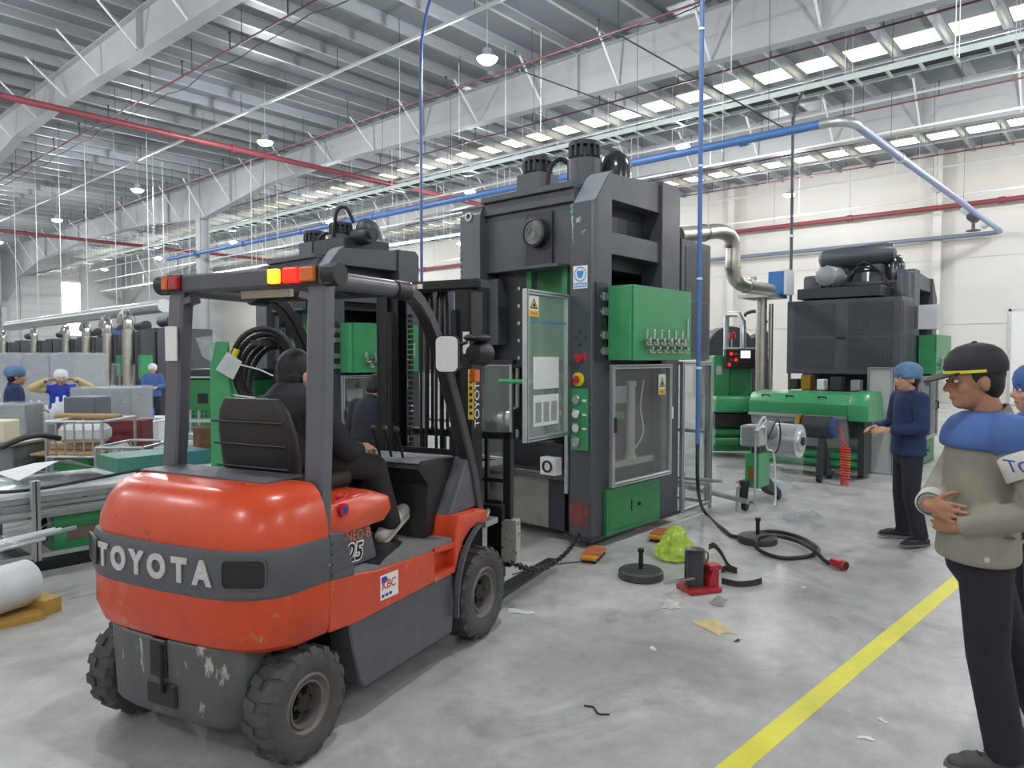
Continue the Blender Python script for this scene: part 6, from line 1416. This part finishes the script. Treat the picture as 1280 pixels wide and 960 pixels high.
# green plastic bag
b = atZ(843, 697); M_bag = mat('bag_green', '#b9d84a', .25, trans=.2, alpha=.85, bump=.5, bscale=18., spec=.6)
from mathutils import noise as mnoise
def bagf(u, v):
    a = 2*PI*u; r = .2*(1-v**1.3)**.8*(1+.1*math.sin(2*a))+.014
    if v < .1: r *= .8+2*v
    p = Vector((math.cos(a)*r, math.sin(a)*r*.85, .27*v**1.15)); n_ = mnoise.noise(p*13)*.03+mnoise.noise(p*34)*.016+.012*math.sin(9*a+mnoise.noise(p*6)*5)*v*(1-v)*4
    k = 1+n_/max(r, .05) if v < .97 else 1
    return (b.x+p.x*k+.03*v, b.y+p.y*k, max(.004, p.z+(n_*.5 if 0 < v < .97 else 0)+.006))
bg = tag(MB().grid(bagf, 72, 36).build('plastic_bag', M_bag), 'lime green plastic bag slumped on the floor by the press', 'bag')
# machine skates
M_sk = mat('skate_yellow', '#c98a1e', .5, var=.15, scale=12., wear='#5a4a34', wamt=.6, wscale=16.)
def skate(px, py, rz, label):
    p = atZ(px, py); t = thing('machine_skate', label, 'skate', p, rz); t.scale = (1.35, 1.35, 1.0)
    MB().box(-.14, .14, -.05, .05, .028, .062).build('body', M_sk, t, bev=.008); MB().box(-.09, .09, -.055, .055, .062, .069).build('pad', mat('skate_pad', '#a8603c', .7, var=.2, scale=20.), t)
    for x in (-.1, -.035, .035, .1): MB().cyl((x, -.045, .025), (x, .045, .025), .024, n=14).build('roller', M_sld, t)
skate(742, 698, R(20), 'yellow steel machine skate under the front corner of the press'); skate(826, 673, R(15), 'yellow steel machine skate under the rear corner of the press')
p_ = atZ(826, 673)
# chain from the fork to the press
ch = thing('chain', 'dark steel lifting chain slung from the forklift carriage to the press foot', 'chain')
c0 = FM@Vector((2.06, -.52, .30)); c1 = Vector((5.12, 3.72, .14)); c2 = Vector((5.14, 4.0, .13))
path = bez([c0, c0.lerp(c1, .3)+Vector((0, 0, -.2)), c0.lerp(c1, .7)+Vector((0, 0, -.16)), c1], 60)
lk = MB().tube([(.034*math.cos(2*PI*k/14), .02*math.sin(2*PI*k/14), 0) for k in range(14)], .0075, 6, closed=True).mesh('chain_link')
ln = 0; last = path[0]; i = 0; acc = [path[0]]
for p in path[1:]:
    while (p-acc[-1]).length > .052: acc.append(acc[-1]+(p-acc[-1]).normalized()*.052)
for i, p in enumerate(acc):
    d = (acc[min(i+1, len(acc)-1)]-acc[max(i-1, 0)]).normalized(); o = obj('chain_link', lk, M_chrome if False else M_blks, ch, p)
    M = Matrix((d, *[v for v in frame(d)[1:]])).transposed() if i % 2 else Matrix((d, frame(d)[2], -frame(d)[1])).transposed(); o.rotation_euler = M.to_euler()
# cable with red plug, coming down from the blue drop hose
cb = thing('power_cable', 'thick black power cable looping on the floor to a red plug', 'cable')
P = [Vector((h1.x, 3.05, h1.z+.05)), Vector((h1.x, 3.04, .5)), atZ(880, 636, .03), atZ(900, 657, .02), atZ(922, 670, .02), atZ(950, 680, .02), atZ(985, 690, .02), atZ(1012, 692, .02), atZ(1022, 686, .02), atZ(1005, 674, .02), atZ(975, 667, .03), atZ(955, 669, .05), atZ(946, 676, .09), atZ(953, 687, .05), atZ(985, 692, .045), atZ(1010, 687, .05), atZ(1022, 690, .03), atZ(1032, 700, .02), atZ(1040, 704, .022)]
P = [Vector((h1.x, 3.05, h1.z+.05)), Vector((h1.x, 3.04, .5)), atZ(881, 640, .03), atZ(905, 662, .02), atZ(922, 671, .02), atZ(962, 664, .02), atZ(998, 671, .02), atZ(1020, 683, .02), atZ(1022, 690, .02), atZ(1005, 696, .02), atZ(975, 697, .02), atZ(950, 688, .03), atZ(944, 678, .09), atZ(950, 670, .09), atZ(975, 671, .04), atZ(1000, 678, .04), atZ(1020, 690, .05), atZ(1030, 700, .025), atZ(1038, 704, .024)]
MB().tube(spline(P, 8), .017, 10).build('cable_run', M_cable, cb)
q = P[-1]; dd = (atZ(1056, 709, .03)-q); dd.z = 0; dd.normalize()
pl = MB().lathe([(.02, 0), (.03, .02), (.034, .05), (.034, .1), (.04, .11), (.04, .15), (.034, .155)], Vector((q.x, q.y, .042)), dd, n=20).build('red_plug', mat('plug_red', '#b31f2c', .35, coat=.3), cb)
MB().cyl(Vector((q.x, q.y, .042))+dd*.13, Vector((q.x, q.y, .042))+dd*.157, .03, n=18).build('plug_face', M_ink, pl)
# rags, gloves, scraps of paper
def crumple(px, py, w, d, h, label, cat, m, name, seed, rz=0.):
    random.seed(seed); b = atZ(px, py); t = MB(); n = 16; ph = [random.uniform(0, 6) for _ in range(6)]
    def f(u, v):
        e = math.sin(PI*u)**.5*math.sin(PI*v)**.5; z = .003+h*e*(.5+.5*math.sin(7*u+ph[0]+4*v)*math.sin(9*v+ph[1]+3*u))
        x = (u-.5)*w*(1+.18*math.sin(5*v+ph[2])); y = (v-.5)*d*(1+.2*math.sin(6*u+ph[3])); return (x, y, z)
    t.grid(f, n, n); o = t.build(name, m, None, ang=50); o.location = b; o.rotation_euler = (0, 0, rz); return tag(o, label, cat)
crumple(839, 757, .13, .11, .05, 'crumpled white cotton glove in front of the red jack', 'glove', mat('cotton_white', '#c9c9c4', .9, var=.1, bump=.3), 'glove', 1, .5)
crumple(898, 753, .15, .09, .045, 'dirty grey rag on the floor near the beige paper', 'rag', mat('rag_grey', '#8f908c', .9, var=.15, bump=.3), 'rag', 2, .2)
crumple(893, 784, .26, .15, .03, 'torn beige cardboard scrap lying on the bare floor', 'cardboard', mat('card_beige', '#cdb98c', .8, var=.08), 'cardboard_scrap', 3, 1.0)
for i, (px, py, w, lab, m) in enumerate(((922, 801, .05, 'tiny dark and white butt beside the beige scrap', 'scrap_dark'), (1103, 901, .05, 'small pale paper fleck near the yellow line', 'scrap_white'), (1082, 923, .06, 'small dark-edged paper fleck nearest the grey shoe', 'scrap_white'), (1004, 735, .05, 'small white paper fleck beyond the beige scrap', 'scrap_white'), (816, 811, .06, 'thin white film fleck on the open floor', 'scrap_white'), (650, 765, .16, 'thin white strip of film beside the front tyre', 'scrap_white'), (30, 776, .1, 'white paper fleck by the white pipe', 'scrap_white'))):
    crumple(px, py, w, w*.45, .008, lab, 'scrap', mat(m, '#dfe0de' if m == 'scrap_white' else '#3a3a3a', .8), 'paper_scrap', 10+i, i)
for i, (P, lab) in enumerate((([(730, 882), (742, 884), (748, 892), (762, 893)], 'thin dark wire offcut curled on the open floor'), ([(640, 718), (655, 714), (690, 706), (745, 700)], 'thin dark cord lying from the chain to the yellow skate'))):
    tag(MB().tube(spline([atZ(*p, .006) for p in P], 5), .004, 6).build('wire_offcut', M_cable), lab, 'wire')
